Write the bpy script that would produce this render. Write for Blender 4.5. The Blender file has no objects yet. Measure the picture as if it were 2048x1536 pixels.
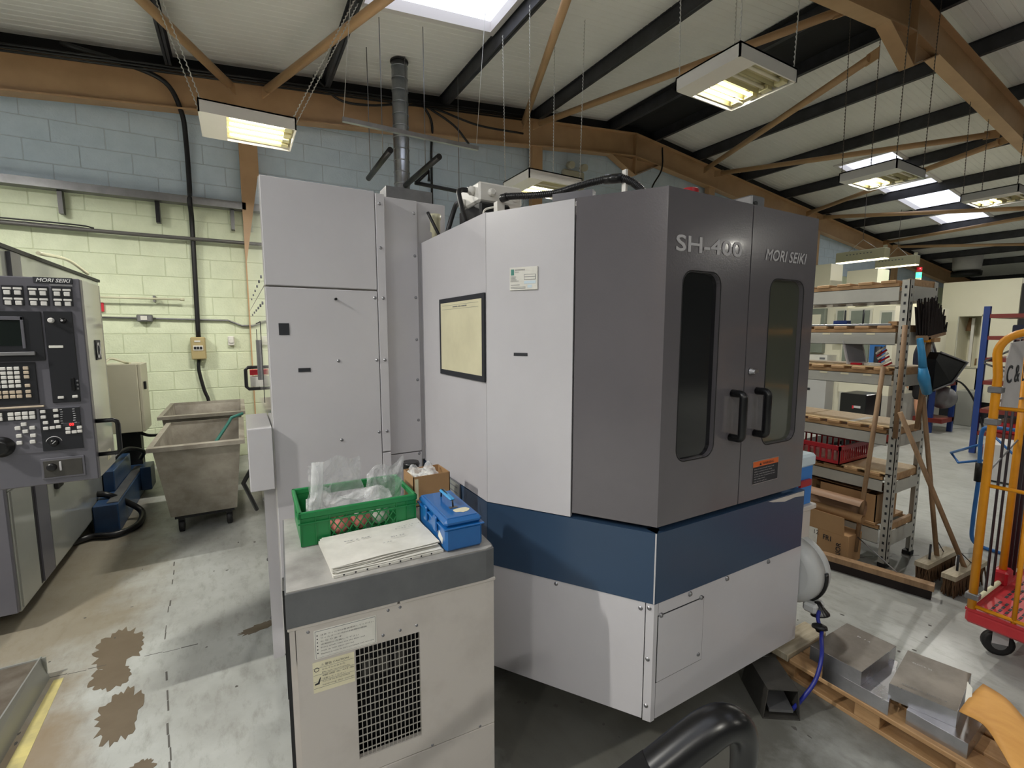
import bpy, bmesh, math, random
from mathutils import Matrix, Vector
R = random.Random(7)
SC = bpy.context.scene
COL = SC.collection
# ------------------------------------------------------------------ camera
cam_d = bpy.data.cameras.new('camera'); cam = bpy.data.objects.new('camera', cam_d); COL.objects.link(cam)
yaw, pit = math.radians(30.1), math.radians(6.3)
cam.location = (0, 0, 1.6)
cam.rotation_euler = (math.pi/2 - pit, 0, -yaw)
cam_d.sensor_width = 36; cam_d.lens = 36*940/2048; cam_d.clip_start = 0.02; cam_d.clip_end = 200
SC.camera = cam
# ------------------------------------------------------------------ world + view
w = bpy.data.worlds.new('world'); SC.world = w; w.use_nodes = True
w.node_tree.nodes['Background'].inputs[0].default_value = (0.62, 0.70, 0.80, 1)
w.node_tree.nodes['Background'].inputs[1].default_value = 1.0
SC.view_settings.view_transform = 'Standard'; SC.view_settings.look = 'None'
SC.view_settings.gamma = 1; SC.view_settings.use_curve_mapping = False
SC.view_settings.exposure = 0.18
LAMP_W = 54.0        # each high bay fitting
SKY_E = 1.25          # daylight through a rooflight panel
# ------------------------------------------------------------------ materials
def lin(c):
    c = c/255
    return c/12.92 if c <= .04045 else ((c+.055)/1.055)**2.4
def rgb(c): return (lin(c[0]), lin(c[1]), lin(c[2]), 1)
MATS = {}
def mat(name, col, rough=.5, metal=0, col2=None, scale=6, amt=.5, bump=0, bscale=60, spec=.5, emit=None, es=0, alpha=1, coat=0, stretch=(1,1,1), lo=.35, hi=.65, detail=6, space='pos', rvar=0):
    m = bpy.data.materials.new(name); m.use_nodes = True; nt = m.node_tree; b = nt.nodes['Principled BSDF']
    b.inputs['Base Color'].default_value = rgb(col); b.inputs['Roughness'].default_value = rough
    b.inputs['Metallic'].default_value = metal; b.inputs['Specular IOR Level'].default_value = spec
    b.inputs['Coat Weight'].default_value = coat; b.inputs['Coat Roughness'].default_value = .08
    if alpha < 1: b.inputs['Alpha'].default_value = alpha
    if emit: b.inputs['Emission Color'].default_value = rgb(emit); b.inputs['Emission Strength'].default_value = es
    if col2 or bump or rvar:
        if space == 'pos':
            g = nt.nodes.new('ShaderNodeNewGeometry'); src = g.outputs['Position']
        else:
            g = nt.nodes.new('ShaderNodeTexCoord'); src = g.outputs['Object']
        mp = nt.nodes.new('ShaderNodeMapping'); mp.inputs['Scale'].default_value = stretch
        nt.links.new(src, mp.inputs[0])
    if col2 or rvar:
        n = nt.nodes.new('ShaderNodeTexNoise'); n.inputs['Scale'].default_value = scale; n.inputs['Detail'].default_value = detail
        n.inputs['Roughness'].default_value = .6
        nt.links.new(mp.outputs[0], n.inputs['Vector'])
        mr = nt.nodes.new('ShaderNodeMapRange'); mr.inputs[1].default_value = lo; mr.inputs[2].default_value = hi
        mr.inputs[3].default_value = 0; mr.inputs[4].default_value = amt
        nt.links.new(n.outputs[0], mr.inputs[0])
        if col2:
            mx = nt.nodes.new('ShaderNodeMix'); mx.data_type = 'RGBA'
            mx.inputs[6].default_value = rgb(col); mx.inputs[7].default_value = rgb(col2)
            nt.links.new(mr.outputs[0], mx.inputs[0]); nt.links.new(mx.outputs[2], b.inputs['Base Color'])
        if rvar:
            m2 = nt.nodes.new('ShaderNodeMapRange'); m2.inputs[1].default_value = lo; m2.inputs[2].default_value = hi
            m2.inputs[3].default_value = rough; m2.inputs[4].default_value = rough+rvar
            nt.links.new(n.outputs[0], m2.inputs[0]); nt.links.new(m2.outputs[0], b.inputs['Roughness'])
    if bump:
        n2 = nt.nodes.new('ShaderNodeTexNoise'); n2.inputs['Scale'].default_value = bscale; n2.inputs['Detail'].default_value = 4
        nt.links.new(mp.outputs[0], n2.inputs['Vector'])
        bp = nt.nodes.new('ShaderNodeBump'); bp.inputs['Strength'].default_value = bump; bp.inputs['Distance'].default_value = .01
        nt.links.new(n2.outputs[0], bp.inputs['Height']); nt.links.new(bp.outputs[0], b.inputs['Normal'])
    MATS[name] = m
    return m
mat('white_paint', (198,196,200), .28, col2=(189,187,191), scale=2.5, amt=.6, bump=.03, bscale=220)
mat('white_side', (214,212,210), .05, col2=(196,194,192), scale=3, amt=.5, coat=.6)
mat('cream_paint', (216,215,202), .4, col2=(200,200,180), scale=3)
mat('old_white', (196,190,184), .42, col2=(168,161,154), scale=5, amt=.6, lo=.5, hi=.75, bump=.03, bscale=200)
mat('grey_door', (100,96,100), .2, col2=(90,87,91), scale=2, amt=.5, bump=.035, bscale=160, coat=.25)
mat('blue_band', (50,72,98), .3, col2=(44,64,88), scale=2, bump=.03, bscale=180)
mat('bench_grey', (104,106,108), .45, col2=(86,88,90), scale=9, amt=.6, bump=.12, bscale=60)
mat('bench_top', (176,174,170), .55, col2=(126,124,120), scale=7, amt=.8, lo=.4, hi=.7, bump=.05, bscale=90)
mat('dark_seam', (24,24,27), .7)
mat('black_plastic', (16,16,18), .3)
mat('black_rubber', (20,20,22), .55)
mat('black_hose', (20,20,23), .4)
mat('glass_dark', (20,21,23), .1, coat=.6)
mat('glass_sheen', (74,76,66), .14, coat=.6)  # lighter pane colour stands in for its reflection
mat('steel', (170,170,174), .3, 1)
mat('steel_dull', (140,140,142), .45, .8, col2=(110,110,112), scale=8)
mat('galv', (176,180,186), .3, .85, col2=(140,144,150), scale=14)
mat('brown_steel', (192,156,116), .45, col2=(170,136,98), scale=2.2, amt=.7, bump=.04, bscale=60)
mat('purlin_steel', (54,54,58), .5, .2, col2=(74,75,80), scale=5, amt=.7)
mat('liner', (236,235,231), .5, col2=(222,221,217), scale=1.2, amt=.6)
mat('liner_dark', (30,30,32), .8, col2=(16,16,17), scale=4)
mat('block_blue', (214,230,243), .55, col2=(198,216,230), scale=5, amt=.6, bump=.35, bscale=55)
mat('block_green', (224,232,202), .5, col2=(206,215,184), scale=5, amt=.6, bump=.35, bscale=55)
mat('joint_blue', (196,208,218), .6)
mat('joint_green', (204,212,180), .6)
mat('dark_wall', (42,42,46), .7, col2=(28,28,31), scale=2)
mat('pale_wall', (130,134,134), .7, col2=(112,116,116), scale=2)
mat('floor_conc', (176,179,176), .32, col2=(128,128,122), scale=1.6, amt=.8, lo=.38, hi=.72, bump=.05, bscale=14, detail=10, rvar=.25)
mat('floor_dark', (104,92,76), .42, col2=(90,78,62), scale=9)
mat('crack', (84,82,78), .7)
mat('oil', (40,34,28), .25, col2=(62,52,42), scale=6)
mat('yellow_line', (196,184,120), .5, col2=(150,142,104), scale=8, amt=.9)
mat('wood', (186,150,108), .6, col2=(156,118,78), scale=5, amt=.8, stretch=(6,1,6), bump=.1, bscale=20)
mat('osb', (220,192,148), .6, col2=(194,164,118), scale=40, amt=.7)
mat('old_wood', (160,130,98), .65, col2=(124,98,72), scale=6, amt=.9, stretch=(4,4,1), bump=.1, bscale=40)
mat('pale_wood', (190,180,158), .65, col2=(160,148,124), scale=6, amt=.9, stretch=(1,9,1))
mat('card', (172,136,96), .7, col2=(158,122,84), scale=6, amt=.6)
mat('card_dark', (130,98,66), .75)
mat('card_yellow', (224,168,92), .6, col2=(206,146,76), scale=7, amt=.7, stretch=(3,1,1))
mat('kraft', (150,118,92), .55, col2=(136,104,80), scale=5)
mat('paper', (226,224,216), .55, col2=(204,202,194), scale=14, amt=.7)
mat('paper_old', (232,226,196), .5, col2=(206,198,168), scale=12, amt=.6)
mat('poster_paper', (226,220,186), .35, col2=(206,200,168), scale=5, amt=.7)
mat('ink', (36,38,44), .6)
mat('ink_soft', (110,112,118), .6)
mat('grille', (170,166,158), .45)
mat('letter_grey', (190,188,190), .4)
mat('white_letter', (226,226,226), .4)
mat('orange', (214,100,40), .4)
mat('green_plastic', (30,132,72), .35, col2=(22,114,58), scale=4)
mat('teal', (60,130,118), .5)
mat('blue_tool', (20,92,160), .28, col2=(30,104,172), scale=6, amt=.6, coat=.3)
mat('pink', (222,140,130), .5, col2=(200,100,96), scale=25, lo=.45, hi=.6)
mat('red_plastic', (168,24,36), .32, col2=(146,18,30), scale=5)
mat('red_base', (186,52,58), .4, col2=(156,34,42), scale=6)
mat('yellow_paint', (222,148,20), .35, col2=(196,126,16), scale=9, amt=.6)
mat('dark_bar', (62,54,58), .4, .5)
mat('rack_grey', (188,187,178), .45, .1, col2=(168,167,160), scale=6)
mat('alu', (196,196,200), .24, 1, col2=(156,156,160), scale=7, amt=.7, rvar=.12)
mat('alu_top', (158,152,146), .42, .9, col2=(120,116,112), scale=5, amt=.8, rvar=.15)
mat('blue_steel', (44,72,108), .35, col2=(30,52,84), scale=5, amt=.8)
mat('blue_tube', (50,110,180), .35)
mat('rack_blue', (24,56,126), .4)
mat('rack_red', (120,40,34), .45)
mat('lathe_grey', (96,95,102), .3, col2=(86,85,92), scale=3, bump=.03, bscale=160)
mat('lathe_light', (150,152,146), .12, col2=(134,136,130), scale=3, coat=.5)
mat('lathe_side', (190,192,180), .05, coat=.9)
mat('panel_black', (30,31,36), .35)
mat('screen', (24,30,28), .12, coat=.4)
mat('screen_grey', (120,122,128), .15, coat=.4)
mat('key', (206,204,200), .45)
mat('key_beige', (186,170,150), .45)
mat('led', (255,30,30), .5, emit=(255,30,30), es=6)
mat('green_led', (40,255,110), .5, emit=(40,255,110), es=8)
mat('box_beige', (186,182,162), .4, col2=(172,168,148), scale=3)
mat('isolator', (176,160,116), .4)
mat('skip', (166,160,148), .5, col2=(116,108,96), scale=6, amt=.9, lo=.35, hi=.75, bump=.1, bscale=60)
mat('skin', (214,160,130), .5)
mat('navy', (34,38,58), .8)
mat('black_cloth', (22,22,26), .8)
mat('hair', (50,38,30), .7)
mat('bristle', (30,22,20), .9)
mat('bristle_tan', (104,78,52), .9, col2=(70,50,34), scale=60, stretch=(1,1,.1))
mat('brush_blue', (60,150,206), .4)
mat('enamel', (222,220,214), .35)
mat('enamel_cool', (190,190,190), .35)
mat('lamp_cream', (204,200,170), .4)
mat('reflector', (206,200,160), .3, .2)
mat('tube_lit', (255,246,210), .4, emit=(255,243,205), es=9)
mat('tube_off', (214,210,190), .3)
mat('diffuser_lit', (255,250,220), .4, emit=(255,246,205), es=5)
mat('rooflight', (225,235,250), .5, emit=(232,236,250), es=SKY_E)
mat('rooflight_frame', (222,218,216), .4)
mat('hose_grey', (92,90,88), .4)
mat('blue_cable', (30,40,130), .4)
mat('reel_grey', (186,188,188), .4)
mat('blue_tub', (40,120,200), .35)
mat('tub_lid', (200,216,226), .3)
mat('tape_red', (200,30,50), .4)
mat('vmc_cream', (230,227,206), .35, col2=(220,217,196), scale=1.5)
mat('white_wall_sheet', (216,218,210), .5)
mat('window_grey', (132,140,130), .2, col2=(110,118,108), scale=3)
mat('pedal', (72,70,66), .5, .3, col2=(52,50,48), scale=14)
mat('tray_steel', (120,114,104), .4, .3, col2=(78,66,54), scale=6, amt=.9)
mat('tray_side', (158,160,156), .35, .5)
mat('tub_bin', (150,152,146), .5)
mat('sign_white', (196,194,194), .5, col2=(176,174,176), scale=8)
mat('chain', (205,204,198), .35, .3)
mat('chain_dark', (104,98,92), .45, .4)
mat('pale_pipe', (206,204,176), .4)
mat('bolt', (150,150,154), .28, .9)
def floor_mat():
    m=MATS['floor_conc']; nt=m.node_tree; b=nt.nodes['Principled BSDF']; L=nt.links
    base=b.inputs['Base Color'].links[0].from_socket
    g=nt.nodes.new('ShaderNodeNewGeometry'); sep=nt.nodes.new('ShaderNodeSeparateXYZ'); L.new(g.outputs['Position'],sep.inputs[0])
    def math_(op,a,b_=None,c=None):
        n=nt.nodes.new('ShaderNodeMath'); n.operation=op
        for i,x in enumerate((a,b_,c)):
            if x is None: continue
            if isinstance(x,(int,float)): n.inputs[i].default_value=x
            else: L.new(x,n.inputs[i])
        return n.outputs[0]
    nz=nt.nodes.new('ShaderNodeTexNoise'); nz.inputs['Scale'].default_value=2.2; nz.inputs['Detail'].default_value=8; nz.inputs['Roughness'].default_value=.65; L.new(g.outputs['Position'],nz.inputs['Vector'])
    fz=nt.nodes.new('ShaderNodeTexNoise'); fz.inputs['Scale'].default_value=22; fz.inputs['Detail'].default_value=8; fz.inputs['Roughness'].default_value=.7
    mp=nt.nodes.new('ShaderNodeMapping'); mp.inputs['Scale'].default_value=(1,.35,1); mp.inputs['Rotation'].default_value=(0,0,.3); L.new(g.outputs['Position'],mp.inputs[0]); L.new(mp.outputs[0],fz.inputs['Vector'])
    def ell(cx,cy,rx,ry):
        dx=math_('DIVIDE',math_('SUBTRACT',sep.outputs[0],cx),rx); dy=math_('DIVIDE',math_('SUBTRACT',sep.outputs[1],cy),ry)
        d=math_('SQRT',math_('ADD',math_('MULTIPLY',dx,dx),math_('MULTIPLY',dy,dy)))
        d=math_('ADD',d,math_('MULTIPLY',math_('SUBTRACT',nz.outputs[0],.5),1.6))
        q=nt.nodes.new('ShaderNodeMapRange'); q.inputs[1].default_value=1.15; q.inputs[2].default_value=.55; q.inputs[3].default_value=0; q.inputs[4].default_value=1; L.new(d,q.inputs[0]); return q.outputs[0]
    cur=base
    def mix(f,col):
        nonlocal cur
        x=nt.nodes.new('ShaderNodeMix'); x.data_type='RGBA'; x.inputs[7].default_value=rgb(col); L.new(f,x.inputs[0]); L.new(cur,x.inputs[6]); cur=x.outputs[2]
    fr=nt.nodes.new('ShaderNodeMapRange'); fr.inputs[1].default_value=.5; fr.inputs[2].default_value=.72; fr.inputs[4].default_value=.5; L.new(fz.outputs[0],fr.inputs[0]); mix(fr.outputs[0],(112,110,102))
    mix(math_('MULTIPLY',ell(1.25,1.25,1.15,.85),.85),(74,72,64))      # oily dirt round the machine foot, floor shade painted in with it
    mix(math_('MULTIPLY',ell(-1.05,4.0,.55,1.9),.7),(118,104,78))      # brown grime along the lathe
    mix(math_('MULTIPLY',ell(-.78,1.9,.22,.8),.7),(126,106,78))
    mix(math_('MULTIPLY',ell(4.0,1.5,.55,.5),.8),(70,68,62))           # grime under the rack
    L.new(cur,b.inputs['Base Color'])
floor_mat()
def film():
    m = bpy.data.materials.new('clear_film'); m.use_nodes = True; nt = m.node_tree; b = nt.nodes['Principled BSDF']
    b.inputs['Base Color'].default_value = (.85,.87,.88,1); b.inputs['Roughness'].default_value = .12; b.inputs['Specular IOR Level'].default_value = .9
    lw = nt.nodes.new('ShaderNodeLayerWeight'); lw.inputs[0].default_value = .35
    n = nt.nodes.new('ShaderNodeTexNoise'); n.inputs['Scale'].default_value = 26; n.inputs['Detail'].default_value = 5
    g = nt.nodes.new('ShaderNodeNewGeometry'); nt.links.new(g.outputs['Position'], n.inputs['Vector'])
    bp = nt.nodes.new('ShaderNodeBump'); bp.inputs['Strength'].default_value = 1.0; bp.inputs['Distance'].default_value = .02
    nt.links.new(n.outputs[0], bp.inputs['Height']); nt.links.new(bp.outputs[0], b.inputs['Normal'])
    mr = nt.nodes.new('ShaderNodeMapRange'); mr.inputs[3].default_value = .28; mr.inputs[4].default_value = .9
    nt.links.new(lw.outputs['Facing'], mr.inputs[0]); nt.links.new(mr.outputs[0], b.inputs['Alpha'])
    MATS['clear_film'] = m
film()
# ------------------------------------------------------------------ builders
WM = {}
class MB:
    def __init__(s, xf=None): s.v = []; s.f = []; s.sm = []; s.mi = []; s.cur = 0; s.xf = xf
    def add(s, vs, fs, smooth=False):
        o = len(s.v)
        for p in vs:
            p = Vector(p)
            if s.xf is not None: p = s.xf @ p
            s.v.append(p)
        for f in fs: s.f.append([i+o for i in f]); s.sm.append(smooth); s.mi.append(s.cur)
        return s
    def box(s, a, b):
        x0,x1 = sorted((a[0],b[0])); y0,y1 = sorted((a[1],b[1])); z0,z1 = sorted((a[2],b[2]))
        return s.add([(x0,y0,z0),(x1,y0,z0),(x1,y1,z0),(x0,y1,z0),(x0,y0,z1),(x1,y0,z1),(x1,y1,z1),(x0,y1,z1)],
              [(3,2,1,0),(4,5,6,7),(0,1,5,4),(1,2,6,5),(2,3,7,6),(3,0,4,7)])
    def bbox(s, a, b, r=.004):                     # box with chamfered edges
        x0,x1 = sorted((a[0],b[0])); y0,y1 = sorted((a[1],b[1])); z0,z1 = sorted((a[2],b[2]))
        r = min(r,(x1-x0)*.45,(y1-y0)*.45,(z1-z0)*.45)
        bm = bmesh.new(); bmesh.ops.create_cube(bm, size=1)
        for v in bm.verts: v.co = Vector(((x0+x1)/2+v.co.x*(x1-x0),(y0+y1)/2+v.co.y*(y1-y0),(z0+z1)/2+v.co.z*(z1-z0)))
        bmesh.ops.bevel(bm, geom=list(bm.edges), offset=r, segments=1, affect='EDGES')
        bm.verts.index_update()
        s.add([v.co.copy() for v in bm.verts], [[v.index for v in f.verts] for f in bm.faces]); bm.free(); return s
    def obox(s, c, ux, uy, uz, sx, sy, sz):        # oriented box, full sizes
        c=Vector(c); ux=Vector(ux).normalized()*sx/2; uy=Vector(uy).normalized()*sy/2; uz=Vector(uz).normalized()*sz/2
        vs=[c+a*ux+b*uy+d*uz for d in(-1,1) for b in(-1,1) for a in(-1,1)]
        return s.add(vs,[(0,2,3,1),(4,5,7,6),(0,1,5,4),(1,3,7,5),(3,2,6,7),(2,0,4,6)])
    def prism(s, poly, z0, z1):                    # poly list of xy, extruded in z
        n=len(poly); vs=[(p[0],p[1],z0) for p in poly]+[(p[0],p[1],z1) for p in poly]
        return s.add(vs,[list(range(n))[::-1],list(range(n,2*n))]+[(i,(i+1)%n,n+(i+1)%n,n+i) for i in range(n)])
    def slab(s, pts, off):                         # planar 3d polygon with thickness vector
        n=len(pts); off=Vector(off); vs=[Vector(p) for p in pts]+[Vector(p)+off for p in pts]
        return s.add(vs,[list(range(n))[::-1],list(range(n,2*n))]+[(i,(i+1)%n,n+(i+1)%n,n+i) for i in range(n)])
    def tube(s, pts, r, n=10, caps=True, closed=False):
        pts=[Vector(p) for p in pts]; k=len(pts); rs = r if isinstance(r,(list,tuple)) else [r]*k
        vs=[]; up=None
        for i,p in enumerate(pts):
            a=pts[i-1] if (i>0 or closed) else p; b=pts[(i+1)%k] if (i<k-1 or closed) else p
            t=(b-a).normalized()
            if up is None:
                up=Vector((0,0,1)) if abs(t.z)<.9 else Vector((1,0,0))
            u=(up-t*up.dot(t))
            if u.length<1e-5: u=Vector((1,0,0))-t*t.x
            u.normalize(); up=u; v=t.cross(u)
            for j in range(n):
                a_=2*math.pi*j/n; vs.append(p+(u*math.cos(a_)+v*math.sin(a_))*rs[i])
        fs=[]
        for i in range(k if closed else k-1):
            for j in range(n):
                i2=(i+1)%k
                fs.append((i*n+j,i*n+(j+1)%n,i2*n+(j+1)%n,i2*n+j))
        s.add(vs,fs,True)
        if caps and not closed:
            o=len(s.v)-len(vs)
            s.f.append([o+j for j in range(n)][::-1]); s.sm.append(False); s.mi.append(s.cur)
            s.f.append([o+(k-1)*n+j for j in range(n)]); s.sm.append(False); s.mi.append(s.cur)
        return s
    def cyl(s, a, b, r, n=16, r2=None):
        return s.tube([a,b],[r, r if r2 is None else r2],n)
    def lathe(s, c, axis, prof, n=20):             # prof: (dist along axis, radius)
        c=Vector(c); ax=Vector(axis).normalized()
        return s.tube([c+ax*d for d,_ in prof],[max(q,1e-4) for _,q in prof],n)
    def grid(s, fn, nu, nv, smooth=True):
        vs=[fn(i/nu,j/nv) for j in range(nv+1) for i in range(nu+1)]
        return s.add(vs,[(j*(nu+1)+i,j*(nu+1)+i+1,(j+1)*(nu+1)+i+1,(j+1)*(nu+1)+i) for j in range(nv) for i in range(nu)],smooth)
    def build(s, name, m, parent=None, kind=None, label=None):
        lo=[min(p[i] for p in s.v) for i in range(3)]; hi=[max(p[i] for p in s.v) for i in range(3)]
        org=Vector(((lo[0]+hi[0])/2,(lo[1]+hi[1])/2,lo[2]))
        me=bpy.data.meshes.new(name); me.from_pydata([p-org for p in s.v],[],s.f); 
        ms=m if isinstance(m,(list,tuple)) else [m]
        for q in ms: me.materials.append(MATS[q])
        me.polygons.foreach_set('use_smooth', s.sm); me.polygons.foreach_set('material_index', s.mi); me.update()
        return place(name, me, org, parent, kind, label)
def place(name, me, org, parent=None, kind=None, label=None):
    o=bpy.data.objects.new(name, me); COL.objects.link(o)
    w=Matrix.Translation(org); WM[o]=w
    if parent is not None:
        o.parent=parent; o.matrix_basis=WM[parent].inverted()@w
    else: o.matrix_basis=w
    if kind: o['kind']=kind
    if label: o['label']=label
    return o
def thing(name, label, cat, loc, group=None):
    o=bpy.data.objects.new(name, None); COL.objects.link(o); o.empty_display_size=.1
    o.location=loc; WM[o]=Matrix.Translation(loc); o['label']=label; o['category']=cat
    if group: o['group']=group
    return o
def tag(o, label, cat, group=None):
    o['label']=label; o['category']=cat
    if group: o['group']=group
    return o
def inst(src, org, parent=None, name=None):
    return place(name or src.name.split('.')[0], src.data, Vector(org), parent)
def text(name, s, org, ux, uy, wdt, hgt, m, parent, shear=0, bold=0, nrm=None):
    cu=bpy.data.curves.new('t','FONT'); cu.body=s; cu.size=1; cu.resolution_u=3; cu.shear=shear
    t=bpy.data.objects.new('t',cu); me0=bpy.data.meshes.new_from_object(t)
    vs=[v.co.copy() for v in me0.vertices]; fs=[list(p.vertices) for p in me0.polygons]
    bpy.data.objects.remove(t); bpy.data.meshes.remove(me0)
    x0=min(v.x for v in vs); x1=max(v.x for v in vs); y0=min(v.y for v in vs); y1=max(v.y for v in vs)
    ux=Vector(ux).normalized(); uy=Vector(uy).normalized(); nn=ux.cross(uy)*.0012; org=Vector(org)
    k=len(vs); P=[org+ux*((v.x-x0)/(x1-x0)*wdt)+uy*((v.y-y0)/(y1-y0)*hgt) for v in vs]
    mb=MB()
    if bold:
        for i,(dx,dy) in enumerate(((-1,-1),(1,-1),(1,1),(-1,1))): mb.add([p+nn*(1+.12*i)+ux*dx*bold*hgt*.7+uy*dy*bold*hgt*.7 for p in P], fs)
    mb.add([p+nn*1.6 for p in P], fs)
    return mb.build(name, m, parent)
def arc(c, u, v, r, a0, a1, n=8):
    c=Vector(c);u=Vector(u);v=Vector(v)
    return [c+u*(r*math.cos(a0+(a1-a0)*i/n))+v*(r*math.sin(a0+(a1-a0)*i/n)) for i in range(n+1)]
def smooth_path(pts, n=6):
    P=[Vector(p) for p in pts]; P=[P[0]*2-P[1]]+P+[P[-1]*2-P[-2]]; out=[]
    for i in range(1,len(P)-2):
        for k in range(n):
            t=k/n; a,b,c,d=P[i-1],P[i],P[i+1],P[i+2]
            out.append(.5*((2*b)+(c-a)*t+(2*a-5*b+4*c-d)*t*t+(3*b-a-3*c+d)*t**3))
    out.append(P[-2]); return out
# ================================================================== SETTING
APX, ROOF0, SL = 6.6, 5.27, .105
def rtop(x): return ROOF0-SL*abs(x-APX)       # top of rafters = underside of purlins
def ceilz(x): return rtop(x)+.2
X0, X1, Y0, YW = -5.2, 24.0, -8.0, 6.95
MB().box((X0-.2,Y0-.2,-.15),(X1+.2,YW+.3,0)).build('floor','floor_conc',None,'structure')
floor=bpy.data.objects['floor']
# skylight openings in plan: x0,x1,y0,y1
SKY=[(1.27,2.72,3.6,5.18),(10.9,12.6,4.45,5.4),(12.7,15.2,4.45,5.4),(15.4,17.0,4.45,5.4),
     (1.27,2.72,-3.4,-.6),(8.5,11.3,-3.4,-2.2),(-2.0,-.6,-1.2,1.8),(-3.6,-2.2,1.0,5.0),(-3.6,-2.2,-4.0,.5),(13.2,15.4,-3.4,-2.2)]  # this row: unseen rooflights added for more daylight
def ceiling():
    mb=MB(); rib=.09
    xs=sorted(set([X0-.1,APX,X1+.1]+[a for s in SKY for a in s[:2]]))
    ys=[]; y=Y0
    while y<YW+.04: ys+= [(y,0),(y+rib*.72,0),(y+rib*.78,-.0035),(y+rib*.94,-.0035)]; y+=rib
    ys=[q for q in ys if q[0]<YW+.1]
    vs=[(x,yy,ceilz(x)+dz) for (yy,dz) in ys for x in xs]; nx=len(xs); fs=[]
    for j in range(len(ys)-1):
        for i in range(nx-1):
            cx=(xs[i]+xs[i+1])/2; cy=(ys[j][0]+ys[j+1][0])/2
            if any(s[0]<cx<s[1] and s[2]<cy<s[3] for s in SKY): continue
            fs.append((j*nx+i,(j+1)*nx+i,(j+1)*nx+i+1,j*nx+i+1))
    mb.add(vs,fs); return mb.build('ceiling','liner',None,'structure')
ceiling()
for k,(a,b,c,d) in enumerate(SKY):
    t=MB(); za,zb=ceilz(a),ceilz(b)
    root=None
    fr=MB(); W_=.055
    for (p0,p1,q0,q1) in ((a-W_,a+.01,c-W_,d+W_),(b-.01,b+W_,c-W_,d+W_),(a,b,c-W_,c+.01),(a,b,d-.01,d+W_)):
        fr.slab([(p0,q0,ceilz(p0)-.025),(p1,q0,ceilz(p1)-.025),(p1,q1,ceilz(p1)-.025),(p0,q1,ceilz(p0)-.025)],(0,0,.14))
    root=fr.build('window_%d'%(k+1),'rooflight_frame',None,'structure')
    p=MB(); n=max(2,int((d-c)/.35))
    for i in range(n):
        y0=c+(d-c)*i/n; y1=c+(d-c)*(i+1)/n-.006
        p.slab([(a,y0,za+.09),(b,y0,zb+.09),(b,y1,zb+.09),(a,y1,za+.09)],(0,0,.01))
    p.build('rooflight_pane','rooflight',root)
# ---- walls
def gable(name, y0, y1, m):
    mb=MB(); mb.slab([(X0,y0,0),(X1,y0,0),(X1,y0,ceilz(X1)+.15),(APX,y0,ceilz(APX)+.15),(X0,y0,ceilz(X0)+.15)],(0,y1-y0,0))
    return mb.build(name,m,None,'structure')
wall_back=gable('wall_back',YW+.012,YW+.25,'joint_blue')
MB().box((X0,YW+.0112,0),(X1,YW+.0119,3.16)).build('lower_render','joint_green',wall_back)
gable('wall_front',Y0-.2,Y0,'pale_wall')
MB().box((X0-.2,Y0-.2,0),(X0,YW+.2,4.5)).build('wall_left','pale_wall',None,'structure')
MB().box((X1,Y0-.2,0),(X1+.2,YW+.2,4.0)).build('wall_right','dark_wall',None,'structure')
def blockwall():
    bw,bh,j=.45,.225,.0032
    def blk(name,m,x0,x1):
        mb=MB(); a,b=x0+j,x1-j; c=.004; z0,z1=j,bh-j
        mb.add([(a,.0034,z0),(b,.0034,z0),(b,.0034,z1),(a,.0034,z1),(a+c,0,z0+c),(b-c,0,z0+c),(b-c,0,z1-c),(a+c,0,z1-c)],
               [(4,5,6,7),(0,1,5,4),(1,2,6,5),(2,3,7,6),(3,0,4,7)]); return mb
    srcs={}
    rest={'block_blue':MB(),'block_green':MB()}
    cnt=0
    for r in range(0,22):
        z=r*bh; m='block_green' if z+bh<=3.16 else 'block_blue'
        if z+bh>4.95: break
        x=X0-(bw/2 if r%2 else 0)
        while x<X1:
            xa,xb=x,x+bw
            if z+bh<min(ceilz(max(xa,X0)),ceilz(min(xb,X1)))-.1 and xa>=X0 and xb<=X1:
                cx=(xa+xb)/2
                vis=(-2.3<cx<.25 and z<4.05) or (.25<cx<6.9 and 2.9<z<4.5) or (12.9<cx<15.5 and 2.6<z<3.9)
                if vis and cnt<296:
                    if m not in srcs:
                        o=blk('block',m,-bw/2,bw/2).build('block',m,wall_back); me=o.data; srcs[m]=me; bpy.data.objects.remove(o)
                    place('block',srcs[m],Vector((cx,YW+.0083,z+j)),wall_back); cnt+=1
                else:
                    a,b=xa+j,xb-j
                    q=rest[m]; q.add([(a,YW+.0083,z+j),(b,YW+.0083,z+j),(b,YW+.0083,z+bh-j),(a,YW+.0083,z+bh-j),(a,YW+.012,z+j),(b,YW+.012,z+j),(b,YW+.012,z+bh-j),(a,YW+.012,z+bh-j)],
                       [(0,1,2,3),(4,5,1,0),(5,6,2,1),(6,7,3,2),(7,4,0,3)])
            x+=bw
    for m,q in rest.items(): q.build('blockwork',m,wall_back,'stuff')
blockwall()
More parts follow.
